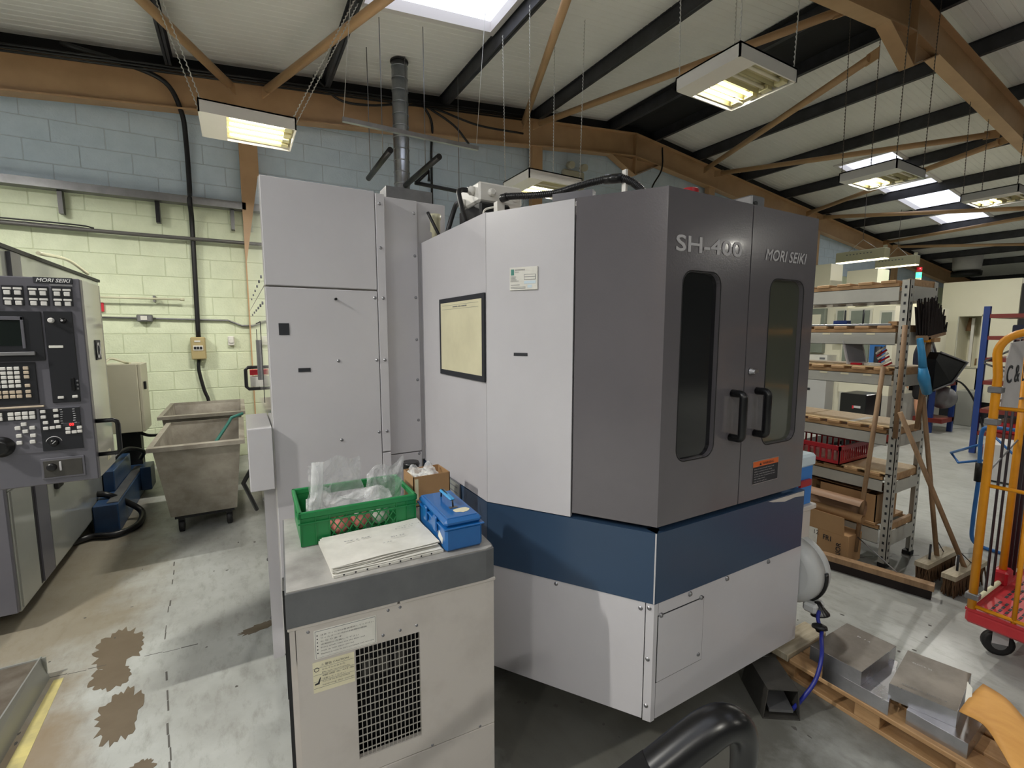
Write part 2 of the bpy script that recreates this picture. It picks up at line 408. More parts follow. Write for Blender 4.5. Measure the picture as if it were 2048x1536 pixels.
# ---- floor wear
def blob(cx,cy,rx,ry,seed,rot=0,n=26,jag=.16):
    rr=random.Random(seed); out=[]
    for i in range(n):
        a=2*math.pi*i/n; k=1+rr.uniform(-jag,jag); x=rx*k*math.cos(a); y=ry*k*math.sin(a)
        out.append((cx+x*math.cos(rot)-y*math.sin(rot),cy+x*math.sin(rot)+y*math.cos(rot)))
    return out
for i,(cx,cy,rx,ry,rot) in enumerate([(-.61,2.94,.10,.17,.15),(-.60,2.70,.075,.10,.3),(-.52,2.40,.075,.16,.1),(-.40,2.03,.045,.05,0),(.02,2.77,.10,.035,.25)]):
    MB().prism(blob(cx,cy,rx,ry,i+3,rot,46,.2),0,.0007+.00025*i).build('worn_patch','floor_dark',floor)
cr=MB()
def crack(pts,wd,seed):
    rr=random.Random(seed)
    for a,b in zip(pts,pts[1:]):
        a=Vector((a[0],a[1],0));b=Vector((b[0],b[1],0)); n=max(2,int((b-a).length/.07)); d=(b-a)/n; s=Vector((-d.y,d.x,0)).normalized()
        for k in range(n):
            if rr.random()<.45: continue
            w_=wd*rr.uniform(.4,1.3); p=a+d*k+s*rr.uniform(-.004,.004); q=p+d*.95
            cr.slab([p-s*w_,q-s*w_,q+s*w_,p+s*w_],(0,0,.0009))
crack([(-1.0,2.85),(-.49,2.79),(.19,2.74)],.0022,1); crack([(-.47,3.9),(-.42,2.9),(-.30,1.95)],.003,2)
crack([(2.3,2.1),(3.6,1.6),(6.5,.2)],.002,3)
cr.build('floor_crack','crack',floor)
rr=random.Random(5); sp=MB()
for i in range(150):
    x=rr.uniform(-.9,3.6); y=rr.uniform(.4,4.2)
    sp.prism(blob(x,y,rr.uniform(.003,.011),rr.uniform(.003,.011),i,0,7,.35),0,.0008)
sp.build('floor_speck','crack',floor,'stuff')
MB().slab([(-.825,2.80,0),(-.79,2.80,0),(-.76,1.6,0),(-.835,1.6,0)],(0,0,.001)).build('yellow_tape','yellow_line',floor)
# ---- frames (rafters), purlins, bracing
def rafter(y, lbl, cols):
    t=thing('roof_rafter',lbl,'beam',(APX,y,rtop(APX)-.42))
    def seg(xa,xb,h0,h1,name,th):
        mb=MB(); za,zb=rtop(xa),rtop(xb)
        mb.slab([(xa,y-th/2,za-h0),(xb,y-th/2,zb-h0),(xb,y-th/2,zb-h1),(xa,y-th/2,za-h1)],(0,th,0)); mb.build(name,'brown_steel',t)
    for xa,xb in ((X0,APX),(APX,X1)):
        seg(xa,xb,.40,.01,'web',.012); seg(xa,xb,.415,.397,'flange',.15); seg(xa,xb,.012,.0,'flange',.15)
    g=MB(); zc=rtop(APX)
    g.slab([(APX-.62,y-.006,zc-.45),(APX,y-.006,zc-.74),(APX+.62,y-.006,zc-.45)],(0,.012,0)); g.build('gusset','brown_steel',t)
    g=MB(); g.box((APX-.012,y-.075,zc-.74),(APX+.012,y+.075,zc-.01)); g.build('end_plate','brown_steel',t)
    for s in(-1,1):
        g=MB(); g.slab([(APX+s*.62,y-.07,zc-.46),(APX,y-.07,zc-.745),(APX,y-.07,zc-.757),(APX+s*.62,y-.07,zc-.472)],(0,.14,0)); g.build('haunch_flange','brown_steel',t)
    for cx in cols:
        g=MB(); g.box((cx-.1,y-.05,0),(cx+.1,y+.05,rtop(cx)-.41)); g.build('column','brown_steel',t)
rafter(6.84,'brown painted steel rafter running along the top of the block wall, with posts below it',(.23,4.42,8.8,13.0,17.5))
rafter(2.63,'brown painted steel rafter crossing overhead at upper right, with a gusset under its peak',(-4.9,))
rafter(-1.6,'brown painted steel rafter behind the camera position',(-4.9,))
PX=[(-3.7,'outermost on the left'),(-2.1,'second in from the far left edge of the roof'),(-.5,'above the left-hand hanging light with the plain end panel'),(1.16,'along the left edge of the big rooflight'),(2.8,'along the right edge of the big rooflight'),(4.45,'first in full view right of the big rooflight'),(6.08,'just left of the roof peak'),
    (7.1,'just right of the roof peak'),(8.35,'second to the right of the roof peak'),(9.9,'third to the right of the roof peak'),(11.45,'fourth to the right of the peak'),(13.1,'fifth to the right of the roof peak'),(14.7,'sixth to the right of the roof peak'),(16.3,'seventh to the right of the roof peak'),(17.9,'eighth to the right of the roof peak'),(19.5,'ninth to the right of the roof peak'),(21.1,'tenth to the right of the roof peak, far off')]
for px_,l in PX:
    mb=MB(); z=rtop(px_); s=1 if px_<APX else -1
    mb.slab([(px_-.004,Y0,z),(px_+.004,Y0,z),(px_+.004,Y0,z+.198),(px_-.004,Y0,z+.198)],(0,YW-Y0,0))
    mb.slab([(px_-.03,Y0,z),(px_+.03,Y0,z),(px_+.03,Y0,z+.006),(px_-.03,Y0,z+.006)],(0,YW-Y0,0))
    mb.slab([(px_-.03,Y0,z+.19),(px_+.03,Y0,z+.19),(px_+.03,Y0,z+.198),(px_-.03,Y0,z+.198)],(0,YW-Y0,0))
    tag(mb.build('roof_purlin','purlin_steel'),'dark steel purlin under the roof, '+l,'beam')
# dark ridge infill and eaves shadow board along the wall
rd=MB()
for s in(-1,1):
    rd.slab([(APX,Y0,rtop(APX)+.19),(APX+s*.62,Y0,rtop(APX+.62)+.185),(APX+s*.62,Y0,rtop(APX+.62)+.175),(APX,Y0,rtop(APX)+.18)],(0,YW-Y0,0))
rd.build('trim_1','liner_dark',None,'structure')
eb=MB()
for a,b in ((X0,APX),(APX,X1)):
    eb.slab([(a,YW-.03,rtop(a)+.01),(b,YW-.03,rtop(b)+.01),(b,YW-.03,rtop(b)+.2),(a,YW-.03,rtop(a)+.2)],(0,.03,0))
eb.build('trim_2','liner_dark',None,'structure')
def brace(a,b,lbl,r=.045):
    t=thing('brace_tube',lbl,'beam',a)
    A=Vector(a);B=Vector(b); d=(B-A).normalized()
    MB().tube([A+d*.12,B-d*.1],r,14).build('tube','brown_steel',t)
    for P_,s in((A,1),(B,-1)):
        MB().obox(P_+d*s*.07,d,Vector((0,0,1)).cross(d),d.cross(Vector((0,0,1)).cross(d)),.18,.012,.12).build('end_plate','brown_steel',t)
brace((.12,6.72,4.44),(-1.6,2.75,4.18),'brown tubular brace rising left from the twin node above the upper left lamp')
brace((.42,6.72,4.47),(2.0,2.75,4.62),'brown tubular brace rising right from the twin node, crossing left of the rooflight')
brace((4.1,6.72,4.87),(2.35,2.75,4.66),'brown tubular brace between the big rooflight and the roof peak, steepest one')
brace((4.3,6.72,4.9),(5.6,2.75,4.9),'long brown tubular brace running behind the large white hanging light')
brace((8.45,6.72,4.9),(6.2,2.75,4.62),'brown tubular brace rising to the hanging gusset at the overhead peak')
brace((8.8,6.72,4.88),(10.0,2.75,4.55),'brown tubular brace passing just above the small distant rooflights')
brace((12.3,6.72,4.5),(10.4,2.75,4.55),'brown tubular brace rising right behind the middle hanging light')
brace((12.8,6.72,4.47),(14.6,2.75,4.1),'brown tubular brace crossing under the middle rooflight panes')
brace((16.4,6.72,4.18),(14.9,2.75,4.1),'brown tubular brace under the furthest rooflight pane',.04)
brace((17.0,6.72,4.12),(19.0,2.75,3.8),'reddish brown tubular brace low in the dark far roof',.04)
# ---- wall services
t=thing('cable_tray','grey steel cable tray running level along the left block wall','cable tray',(-1,6.9,3.09))
MB().box((X0,6.80,3.09),(.17,6.93,3.10)).build('tray_floor','steel_dull',t)
MB().box((X0,6.79,3.09),(.17,6.802,3.175)).build('tray_lip','steel_dull',t)
for x in (-1.55,-.72,.02): MB().box((x-.02,6.85,2.85),(x+.02,6.93,3.09)).build('bracket','black_plastic',t)
tag(MB().tube(smooth_path([(-2.6,6.86,2.72),(-1.2,6.86,2.70),(0.3,6.86,2.70),(2.5,6.86,2.69)]),.022,8).build('wall_cable_run','hose_grey'),'thick grey black cable run level below the tray on the left wall','cable')
for i,(z,l) in enumerate(((2.735,'upper'),(2.76,'top'))): tag(MB().tube(smooth_path([(-2.6,6.87,z+.0),(-1.5,6.87,z-.01),(-1.3,6.88,z-.03)]),.008,6).build('thin_cable','black_hose'),'thin black cable above the thick level run at far left, %s strand'%l,'cable')
tag(MB().tube(smooth_path([(-1.4,6.74,4.52),(-.9,6.73,4.46),(-.55,6.74,4.36),(-.42,6.8,4.1),(-.40,6.88,3.8),(-.40,6.90,3.3),(-.40,6.77,3.1),(-.40,6.88,2.9),(-.41,6.90,2.2),(-.42,6.90,1.52)]),.026,10).build('drop_cable','black_hose'),'thick black conduit dropping from the brown rafter to the beige isolator box','cable')
tag(MB().tube(smooth_path([(-.43,6.90,1.27),(-.44,6.89,1.15),(-.40,6.88,.9),(-.36,6.87,.75),(-.36,6.85,.5)]),.02,8).build('lower_cable','black_hose'),'black cable hanging below the beige isolator box','cable')
t=thing('isolator_box','beige wall isolator box with a red and black switch strip','switch box',(-.43,6.9,1.27))
MB().bbox((-.50,6.83,1.27),(-.35,6.94,1.54),.01).build('case','isolator',t)
MB().box((-.475,6.822,1.38),(-.375,6.832,1.44)).build('switch_plate','paper',t)
for k in range(3): MB().box((-.468+k*.03,6.815,1.395),(-.445+k*.03,6.824,1.425)).build('switch','panel_black',t)
MB().box((-.46,6.824,1.48),(-.40,6.831,1.50)).build('tag_label','paper',t)
t=thing('thermostat','small round white thermostat on the green wall','thermostat',(-.08,6.93,1.43))
MB().bbox((-.115,6.90,1.43),(-.045,6.945,1.55),.01).build('body','enamel',t); MB().cyl((-.08,6.905,1.49),(-.08,6.885,1.49),.026,18).build('dial','paper',t)
t=thing('wall_conduit','thin level metal conduit with a small junction box on the green wall','conduit',(-.9,6.92,1.77))
MB().tube([(-1.6,6.925,1.77),(-.1,6.925,1.745),(.05,6.925,1.68),(.8,6.925,1.68)],.011,8).build('pipe','steel_dull',t)
MB().bbox((-1.0,6.87,1.72),(-.85,6.94,1.80),.01).build('junction_box','steel_dull',t); MB().box((-.96,6.862,1.74),(-.9,6.872,1.785)).build('cover_plate','paper',t)
t=thing('wall_pipe','short pale capped pipe on a clip on the green wall','pipe',(-1,6.9,1.98))
MB().tube([(-1.5,6.86,1.985),(-.55,6.86,1.985)],.012,8).build('pipe','pale_pipe',t); MB().cyl((-.57,6.86,1.985),(-.53,6.86,1.985),.018,10).build('cap','pale_pipe',t); MB().box((-.83,6.86,1.95),(-.81,6.95,2.02)).build('clip','steel_dull',t)
tag(MB().box((-1.345,6.93,1.83),(-1.29,6.945,1.93)).build('red_tag','tape_red'),'small red card on the green wall beside the grey control console','card')
# emergency light + black pipes + duct above the tall cabinet
t=thing('emergency_light','pale twin spot emergency light high on the wall beside the brown post','light',(5.15,6.9,4.2))
MB().bbox((5.0,6.84,4.1),(5.45,6.94,4.4),.02).build('case','box_beige',t)
for x in(5.1,5.38): MB().cyl((x,6.84,4.46),(x,6.74,4.44),.06,14).build('spot','box_beige',t)
duct=thing('flue_duct','round galvanised spiral duct rising through the roof behind the machine','duct',(1.93,6.14,2.0))
MB().tube([(1.93,6.14,2.0),(1.93,6.14,ceilz(1.93)-.012)],.098,24).build('pipe','galv',duct)
for k in range(14): MB().tube([(1.93,6.14,3.2+k*.14),(1.93,6.14,3.212+k*.14)],.103,24).build('seam','galv',duct)
MB().tube([(1.93,6.14,ceilz(1.93)-.035),(1.93,6.14,ceilz(1.93)-.018)],.112,20).build('collar','black_rubber',duct)
tag(MB().tube([(1.45,4.98,3.45),(1.47,6.0,3.45)],.032,10).build('black_pipe','black_hose'),'short black ribbed pipe left of the round duct above the tall cabinet','pipe')
tag(MB().tube([(1.95,4.9,3.45),(1.94,6.05,3.45)],.032,10).build('black_pipe','black_hose'),'short black ribbed pipe right of the round duct above the tall cabinet','pipe')
for x,y in((1.60,6.25),(1.60,5.6),(2.15,6.2),(2.15,5.5)):
    pass
t=thing('air_pipework','black elbowed air pipe hung on rods behind the machine top','pipe',(2.3,6,3.0))
MB().tube([(2.135,6.2,3.55),(2.318,6.2,3.73),(2.315,6.2,3.60)],.022,8).build('branch','black_hose',t)
MB().tube([(2.12,6.2,3.55),(3.6,6.2,3.50)],.026,8).build('main_pipe','black_hose',t)
for x,y,z in((1.47,5.9,3.48),(1.46,5.3,3.48),(1.94,5.95,3.48),(1.94,5.3,3.48),(2.75,6.2,3.54)):
    MB().tube([(x,y,z),(x,y,ceilz(x)-.05)],.005,6).build('hanger_rod','steel_dull',t)
tag(MB().tube(smooth_path([(2.45,6.72,4.78),(2.6,6.8,4.6),(2.62,6.9,4.2),(2.62,6.9,3.0)]),.018,8).build('drop_cable','black_hose'),'black cable falling down the wall right of the round duct','cable')
tag(MB().tube(smooth_path([(2.45,6.72,4.8),(2.9,6.72,4.62),(3.15,6.72,4.4)]),.016,8).build('loose_cable','black_hose'),'short cut black cable end on the brown rafter right of the duct','cable')
tag(MB().tube(smooth_path([(1.0,6.72,4.82),(1.3,6.72,4.6),(1.7,6.72,4.62),(2.1,6.72,4.72),(2.6,6.72,4.78),(3.3,6.72,4.7),(4.1,6.72,4.74)]),.016,8).build('slack_cable','black_hose'),'slack black cable looping along the brown rafter behind the duct','cable')
for i,z in enumerate((.06,.03,.0)):
    tag(MB().tube([(X0,6.68,rtop(X0)-.02-z),(4.1,6.68,rtop(4.1)-.02-z)],.014,6).build('rafter_cable','black_hose'),'black cable clipped along the rafter left of the roof peak, %s of three'%(('lowest','middle','highest')[i]),'cable')
tag(MB().tube(smooth_path([(7.2,6.7,5.1),(7.2,6.7,4.7),(6.95,6.7,4.3),(7.0,6.7,3.9)]),.016,6).build('drop_cable','black_hose'),'black cable dropping right of the peak gusset on the wall','cable')
t=thing('hanging_rail','thin galvanised channel hung level on wires above the tall cabinet','rail',(1.6,4.9,3.6))
MB().box((.97,4.87,3.59),(2.40,4.91,3.63)).build('channel','galv',t)
MB().tube([(.98,4.89,3.62),(1.1,4.89,ceilz(1.1)-.02)],.003,5).build('wire','chain',t); MB().tube([(2.38,4.89,3.62),(2.5,4.89,ceilz(2.5)-.02)],.003,5).build('wire','chain',t)
# ================================================================== LAMPS
def chainmesh(a,b,mb,lk=.035):
    A=Vector(a);B=Vector(b); n=max(2,int((B-A).length/lk)); pts=[];rs=[]
    d=(B-A).normalized(); s=d.cross(Vector((0,1,0))).normalized()
    for i in range(n*2+1):
        p=A+(B-A)*i/(n*2); pts.append(p+s*(.004 if i%2 else -.004)); rs.append(.0062 if i%2 else .0028)
    mb.tube(pts,rs,5)
def lamp(x,y,z,label,lit='far',m='enamel',hooks=None,W=.70,D=.56,cm='chain',power=1):
    """X right, Y away; plain panel at -X end, tubes run in X"""
    t=thing('high_bay_lamp',label,'lamp',(x,y,z),'square high bay lamps under the roof')
    h=.10; x0,x1,y0,y1=x-W/2,x+W/2,y-D/2,y+D/2; e=.012
    hb=MB(); hb.box((x0,y0,z+h-e),(x1,y1,z+h)); hb.box((x0,y0,z),(x1,y0+e,z+h)); hb.box((x0,y1-e,z),(x1,y1,z+h)); hb.box((x0,y0,z),(x0+e,y1,z+h)); hb.box((x1-e,y0,z),(x1,y1,z+h))
    hb.build('housing',m,t)
    xs=x0+W*.27; MB().box((x0+e,y0+e,z),(xs,y1-e,z+.006)).build('gear_cover',m,t)
    n=4; ys=[y0+.03+(D-.06)*(i+.5)/n for i in range(n)]; pit_=(D-.06)/n
    rf=MB()
    for i in range(n):
        yc=ys[i]
        for a in range(6):
            a0=math.pi*a/6; a1=math.pi*(a+1)/6; r=pit_*.49
            p0=(yc-math.cos(a0)*r, z+.02+math.sin(a0)*.06); p1=(yc-math.cos(a1)*r, z+.02+math.sin(a1)*.06)
            rf.add([(xs,p0[0],p0[1]),(x1-.02,p0[0],p0[1]),(x1-.02,p1[0],p1[1]),(xs,p1[0],p1[1])],[(0,1,2,3)],True)
    rf.build('reflector','reflector',t)
    lits=[i for i in range(n) if lit=='all' or (lit=='far' and i>=2)]
    for i in range(n):
        MB().tube([(xs+.02,ys[i],z+.035),(x1-.09,ys[i],z+.035)],.013,8).build('tube','tube_lit' if i in lits else 'tube_off',t)
        MB().box((x1-.085,ys[i]-pit_*.3,z+.012),(x1-.03,ys[i]+pit_*.3,z+.055)).build('lamp_holder','reflector',t)
    for (cx,cy),(hx,hy) in zip(((x0+.02,y0+.02),(x1-.02,y0+.02),(x0+.02,y1-.02),(x1-.02,y1-.02)), hooks or ((x0,y0),(x1,y0),(x0,y1),(x1,y1))):
        mb=MB(); chainmesh((cx,cy,z+h),(hx,hy,rtop(hx)-.0),mb); mb.build('chain',cm,t)
    ld=bpy.data.lights.new('lamp_glow','AREA'); ld.shape='RECTANGLE'; ld.size=x1-xs-.1; ld.size_y=.035
    ld.energy=LAMP_W*power*(1 if lit=='all' else .75); ld.color=(1,.97,.89)
    lo=bpy.data.objects.new('lamp_glow',ld); COL.objects.link(lo); yl=sum(ys[i] for i in lits)/len(lits)
    lo.parent=t; lo.location=((xs+x1-.07)/2-x, yl-y, .022); WM[lo]=None
    return t
lamp(.175,4.82,3.3,'square hanging lamp on long chains at upper left, beside the vertical black conduit','all','enamel',hooks=((-.5,4.5),(1.16,4.4),(-.5,5.05),(1.16,4.9)))
lamp(3.46,2.50,3.5,'largest white square hanging lamp, below the overhead peak, half of its tubes dark','far','enamel',cm='chain')
lamp(6.45,2.72,3.32,'mid-distance grey square hanging lamp glowing orange in front of the small rooflights','far','enamel_cool',cm='chain_dark')
lamp(8.95,2.40,3.36,'distant square hanging lamp near the right edge of the photo','far','enamel_cool',cm='chain_dark')
lamp(3.06,4.6,3.2,'white square hanging lamp half hidden behind the black hose on the machine roof','far','enamel',cm='chain')
FILL_LAMPS=((-2.6,1.6,'left of the console'),(-.9,-2.7,'just behind the camera'),(2.6,-3.8,'behind the camera to the right'),(-2.4,4.9,'over the lathe'),(-3.6,-1.8,'behind the camera at the far left'),(9,-4.2,'behind the far shelving'),(13,2.2,'over the far aisle'),(16.5,3.2,'far end of the far aisle'),(12,-.8,'over the far machines'))  # unseen fill lamps, added to brighten the hall
for x,y,l_ in FILL_LAMPS:
    lamp(x,y,3.4,'added square fill lamp out of shot, '+l_,'all','enamel',power=2.3 if l_.startswith('left of') else 1.35 if x<0 else 1.6 if x>11 else 1.1 if x>8 else .8)
def strip_lamp(x,y0,y1,z,label):
    t=thing('strip_light',label,'lamp',(x,(y0+y1)/2,z),'cream strip lights far off over the shelving')
    h=.26; ym=(y0+y1)/2
    MB().bbox((x-.13,y0,z+.03),(x+.13,y1,z+h),.015).build('housing','lamp_cream',t)
    MB().box((x-.11,y0+.01,z+.018),(x+.11,y1-.01,z+.031)).build('diffuser','diffuser_lit',t)
    MB().box((x-.03,y0+.02,z+h),(x+.03,y0+.08,z+h+.06)).build('gland','lamp_cream',t)
    for k in range(8): MB().box((x-.134,y0+.25+k*.07,z+.17),(x-.129,y0+.28+k*.07,z+.19)).build('vent_slot','ink_soft',t)
    MB().tube([(x,y0+.2,z+h),(x,ym,z+h+.25),(x,y1-.2,z+h)],.008,5).build('wire','chain',t)
    MB().tube([(x,ym,z+h+.25),(x,ym,ceilz(x)-.004)],.006,5).build('wire','chain_dark',t)
strip_lamp(12.65,5.1,6.1,3.22,'cream strip light hung on a wire, nearer the machine doors')
strip_lamp(14.5,5.2,6.05,3.22,'cream strip light hung on a wire, the right one of the pair')
t=thing('extract_fan','pale grey rounded drum unit high in the dark far right','heater',(20,5.9,3.5))
MB().tube([(20,5.9,3.5),(20,5.9,3.56),(20,5.9,4.0),(20,5.9,4.04)],[.28,.34,.36,.33],20).build('drum','sign_white',t); MB().tube([(20,5.9,3.36),(20,5.9,3.5)],[.36,.37],20).build('base_ring','black_rubber',t)
MB().tube([(20,5.9,4.04),(20,5.9,rtop(20))],.02,6).build('rod','black_hose',t)
# ================================================================== MAIN MACHINE
P1=(.862,1.69); C=(1.24,1.12); XR=2.145
ch=Vector((C[0]-P1[0],C[1]-P1[1],0)); cl=ch.length; cu=ch.normalized(); cn=Vector((cu.y,-cu.x,0))  # outward
def cp(s,z,o=0): p=Vector((P1[0],P1[1],0))+cu*(s)+cn*o; return (p.x,p.y,z)
cnt_=[]
m=thing('machining_centre','large white, blue and dark grey enclosed machining centre in the middle of the floor','machine',(1.3,2.6,0))
# carcass underneath
MB().prism([(1.2,1.62),(2.0,1.62),(2.0,5.0),(.6,5.0),(.6,2.6)],.0,.2).build('bed','black_rubber',m)
for x,y in((1.55,1.42),(1.95,1.42)):
    MB().lathe((x,y,0),(0,0,1),[(0,.08),(.02,.085),(.035,.03),(.2,.03)],16).build('levelling_foot','steel_dull',m)
# side extent polygon helper
def ring(o): # outward offset polygon, closed at rear Y=5.1
    return [(P1[0]-o*.9,2.43),(P1[0]-o*.9,P1[1]-o*.25),(C[0]-o*.45,C[1]-o),(XR+o,C[1]-o),(XR+o,5.1),(.9,5.1),(.9,2.43)]
MB().prism([(1.0,2.5),(1.0,1.75),(1.3,1.2),(2.1,1.2),(2.1,5.0),(1.0,5.0)],.18,2.03).build('core','dark_seam',m)
lw=MB(); lw.slab([(.855,2.40,.17),(P1[0]-.002,P1[1],.17),(C[0],C[1],.17),(2.18,C[1],.17),(2.18,5.1,.17),(.855,5.1,.17)],(0,0,.005)); 
# lower skirts as panels
def wallpanel(name,a,b,z0,z1,m_,th=.02,parent=m,bev=0):
    A=Vector((a[0],a[1],0));B=Vector((b[0],b[1],0)); d=(B-A).normalized(); nn=Vector((d.y,-d.x,0))
    mb=MB(); mb.slab([(A.x,A.y,z0),(B.x,B.y,z0),(B.x,B.y,z1),(A.x,A.y,z1)],tuple(-nn*th)); return mb.build(name,m_,parent)
Cc=(C[0],C[1])
wallpanel('skirt_panel',(.855,2.6),P1,.17,.627,'white_paint')
def along(a,b,s): return (a[0]+(b[0]-a[0])*s,a[1]+(b[1]-a[1])*s)
wallpanel('skirt_panel',P1,along(P1,C,.953),.17,.627,'white_paint')
k=MB(); a=along(P1,C,.958)
k.slab([(a[0],a[1],.165),(C[0],C[1],.165),(C[0],C[1],.627),(a[0],a[1],.627)],tuple(-cn*.015)); k.slab([(C[0],C[1],.165),(C[0]+.02,C[1],.165),(C[0]+.02,C[1],.627),(C[0],C[1],.627)],(0,.015,0)); k.build('corner_strip','white_paint',m)
sk=wallpanel('skirt_panel',(C[0]+.023,C[1]),(2.185,C[1]),.17,.627,'white_paint')
wallpanel('skirt_panel',(2.185,C[1]+.0205),(2.185,5.1),.17,.627,'white_paint')
# blue band
bb=MB(); o=.003
for a,b in (((.855-o,2.6),(P1[0]-o,P1[1])),((P1[0]-o,P1[1]-o),(C[0]-o*.4,C[1]-o)),((C[0]-o*.4,C[1]-o),(XR+.03,C[1]-o)),((XR+.03,C[1]+.048),(XR+.03,5.1))):
    A=Vector((a[0],a[1],0));B=Vector((b[0],b[1],0)); d=(B-A).normalized(); nn=Vector((d.y,-d.x,0))
    bb.slab([(A.x,A.y,.628),(B.x,B.y,.628),(B.x,B.y,.893),(A.x,A.y,.893)],tuple(-nn*.05))
bb.build('blue_band','blue_band',m)
MB().slab([cp(cl-.004,.63,.0045),cp(cl+.001,.63,.0045),cp(cl+.001,.893,.0045),cp(cl-.004,.893,.0045)],tuple(-cn*.004)).build('paint_chip','letter_grey',m)
MB().slab([(1.9,C[1]-.004,.888),(2.17,C[1]-.004,.888),(2.17,C[1]-.004,.865),(2.1,C[1]-.004,.872),(2.02,C[1]-.004,.866),(1.93,C[1]-.004,.88)],(0,.001,0)).build('paint_chip','old_white',m)
# upper cladding: B-face panel, white chamfer panel, door
wallpanel('side_panel',(.857,2.44),(P1[0]-.002,P1[1]),.897,2.064,'white_paint')
k=MB(); k.slab([cp(0,.897),cp(.53*cl,.897),cp(.53*cl,2.072),cp(0,2.062)],tuple(-cn*.02)); wpan=k.build('chamfer_panel','white_paint',m)
# roof deck
MB().prism([(.86,2.42),(P1[0]+.005,P1[1]+.01),(C[0]+.01,C[1]+.02),(XR-.01,C[1]+.02),(XR-.01,5.0),(.86,5.0)],2.02,2.05).build('roof_deck','old_white',m)
# doors
ZD0,ZD1=.915,2.074
def rrect(cx0,cx1,z0,z1,r,n=6):
    out=[]
    for (x,z,a) in ((cx1-r,z1-r,0),(cx0+r,z1-r,90),(cx0+r,z0+r,180),(cx1-r,z0+r,270)):
        for i in range(n+1):
            t_=math.radians(a+90*i/n); out.append((x+r*math.cos(t_),z+r*math.sin(t_)))
    return out
def frontdoor(x0,x1,win,mname,name,glass,wrap):
    # plate with rounded hole, built by bridging a rounded loop to the outer rectangle
    y=C[1]; th=.03
    inner=rrect(*win,.045); n=len(inner)
    outer=[]
    cx=(win[0]+win[1])/2; cz=(win[2]+win[3])/2
    q=n//4
    for i,(x,z) in enumerate(inner):
        sd=i//q if i//q<4 else 3
        outer.append((x,z))
    mb=MB()
    xa,xb,za,zb=x0,x1,ZD0,ZD1
    cs=[(xb,zb),(xa,zb),(xa,za),(xb,za)]
    V=[(x,y,z) for x,z in inner]+[(x,y,z) for x,z in cs]+[(x,y+.018,z) for x,z in inner]
    F=[]
    for c4 in range(4):
        for i in range(q-1): F.append((c4*q+i, n+c4, c4*q+i+1))
        F.append((c4*q+q-1, n+c4, n+(c4+1)%4, ((c4+1)*q)%n))
    for i in range(n): F.append((i,(i+1)%n,n+4+(i+1)%n,n+4+i))
    mb.add(V,F)
    # edges
    mb.add([(xa,y,za),(xa,y,zb),(xa,y+th,zb),(xa,y+th,za),(xb,y,za),(xb,y,zb),(xb,y+th,zb),(xb,y+th,za)],[(0,3,2,1),(4,5,6,7),(1,2,6,5),(0,4,7,3)])
    if wrap:
        A=Vector(cp(.54*cl,0)); B=Vector((C[0],C[1],0))
        mb.slab([(A.x,A.y,ZD0),(B.x,B.y,ZD0),(B.x,B.y,ZD1),(A.x,A.y,ZD1)],tuple(-cn*.03))
    d=mb.build(name,mname,m)
    g=MB(); g.slab([(x,y+.016,z) for x,z in rrect(win[0]-.01,win[1]+.01,win[2]-.01,win[3]+.01,.05)],(0,.006,0)); g.build('window',glass,d)
    g=MB(); pts=[(x,y-.0005,z) for x,z in rrect(win[0]-.003,win[1]+.003,win[2]-.003,win[3]+.003,.047)]
    g.tube(pts,.0022,4,False,True); g.build('window_seal','black_rubber',d)
    return d
XS=1.694
dl=frontdoor(C[0],XS-.003,(1.325,1.522,1.14,1.808),'grey_door','door','glass_dark',True)
dr=frontdoor(XS+.003,XR,(1.83,2.062,1.14,1.808),'grey_door','door','glass_sheen',False)
MB().box((XS-.003,C[1]+.008,ZD0),(XS+.003,C[1]+.02,ZD1)).build('door_gap','dark_seam',m)
for k_,(x,d) in enumerate(((1.622,dl),(1.776,dr))):
    y=C[1]; h=MB(); r=.0145; pts=[(x,y,1.365)]+arc((x,y-.035,1.350),(0,0,1),(0,-1,0),.0001,0,0,1)[:0]
    pts=[Vector((x,y,1.368)),Vector((x,y-.030,1.368))]+arc((x,y-.034,1.353),(0,0,1),(0,-1,0),.015,0,math.pi/2,4)+arc((x,y-.034,1.212),(0,-1,0),(0,0,-1),.015,0,math.pi/2,4)+[Vector((x,y-.03,1.197)),Vector((x,y,1.197))]
    h.tube(pts,r,12); h.build('handle','black_plastic',d)
g=MB(); g.lathe((1.727,C[1],1.447),(0,-1,0),[(0,.014),(.006,.014),(.007,.01),(.022,.01),(.024,.007)],16); g.build('lock','steel',dr)
MB().box((1.735,C[1]-.012,1.441),(1.765,C[1]-.008,1.453)).build('key','steel',dr)
text('model_lettering','SH-400',(1.283,C[1]-.0005,1.872),(1,0,.012),(0,0,1),.35,.052,'letter_grey',dl,bold=.035)
text('maker_lettering','MORI SEIKI',(1.782,C[1]-.0005,1.878),(1,0,.008),(0,0,1),.285,.042,'letter_grey',dr,shear=.25,bold=.03)
# warning plate
wl=MB().box((1.777,C[1]-.0015,.978),(1.959,C[1],1.078)).build('warning_plate','steel',dr)
MB().box((1.781,C[1]-.0022,1.052),(1.955,C[1]-.0014,1.074)).build('orange_field','orange',wl)
MB().box((1.781,C[1]-.0022,.982),(1.955,C[1]-.0014,1.052)).build('black_field','ink',wl)
text('plate_text','\u25b2 WARNING',(1.82,C[1]-.002,1.057),(1,0,0),(0,0,1),.10,.012,'ink',wl)
for i,s in enumerate(('Door is automatically locked and','select to prevent from inside','In such, made the machine, and use','remove the door to prevent the door','with safety switch','then the key with you')):
    text('plate_text',s,(1.787,C[1]-.002,1.040-i*.0105),(1,0,0),(0,0,1),.0042*len(s),.0055,'letter_grey',wl)
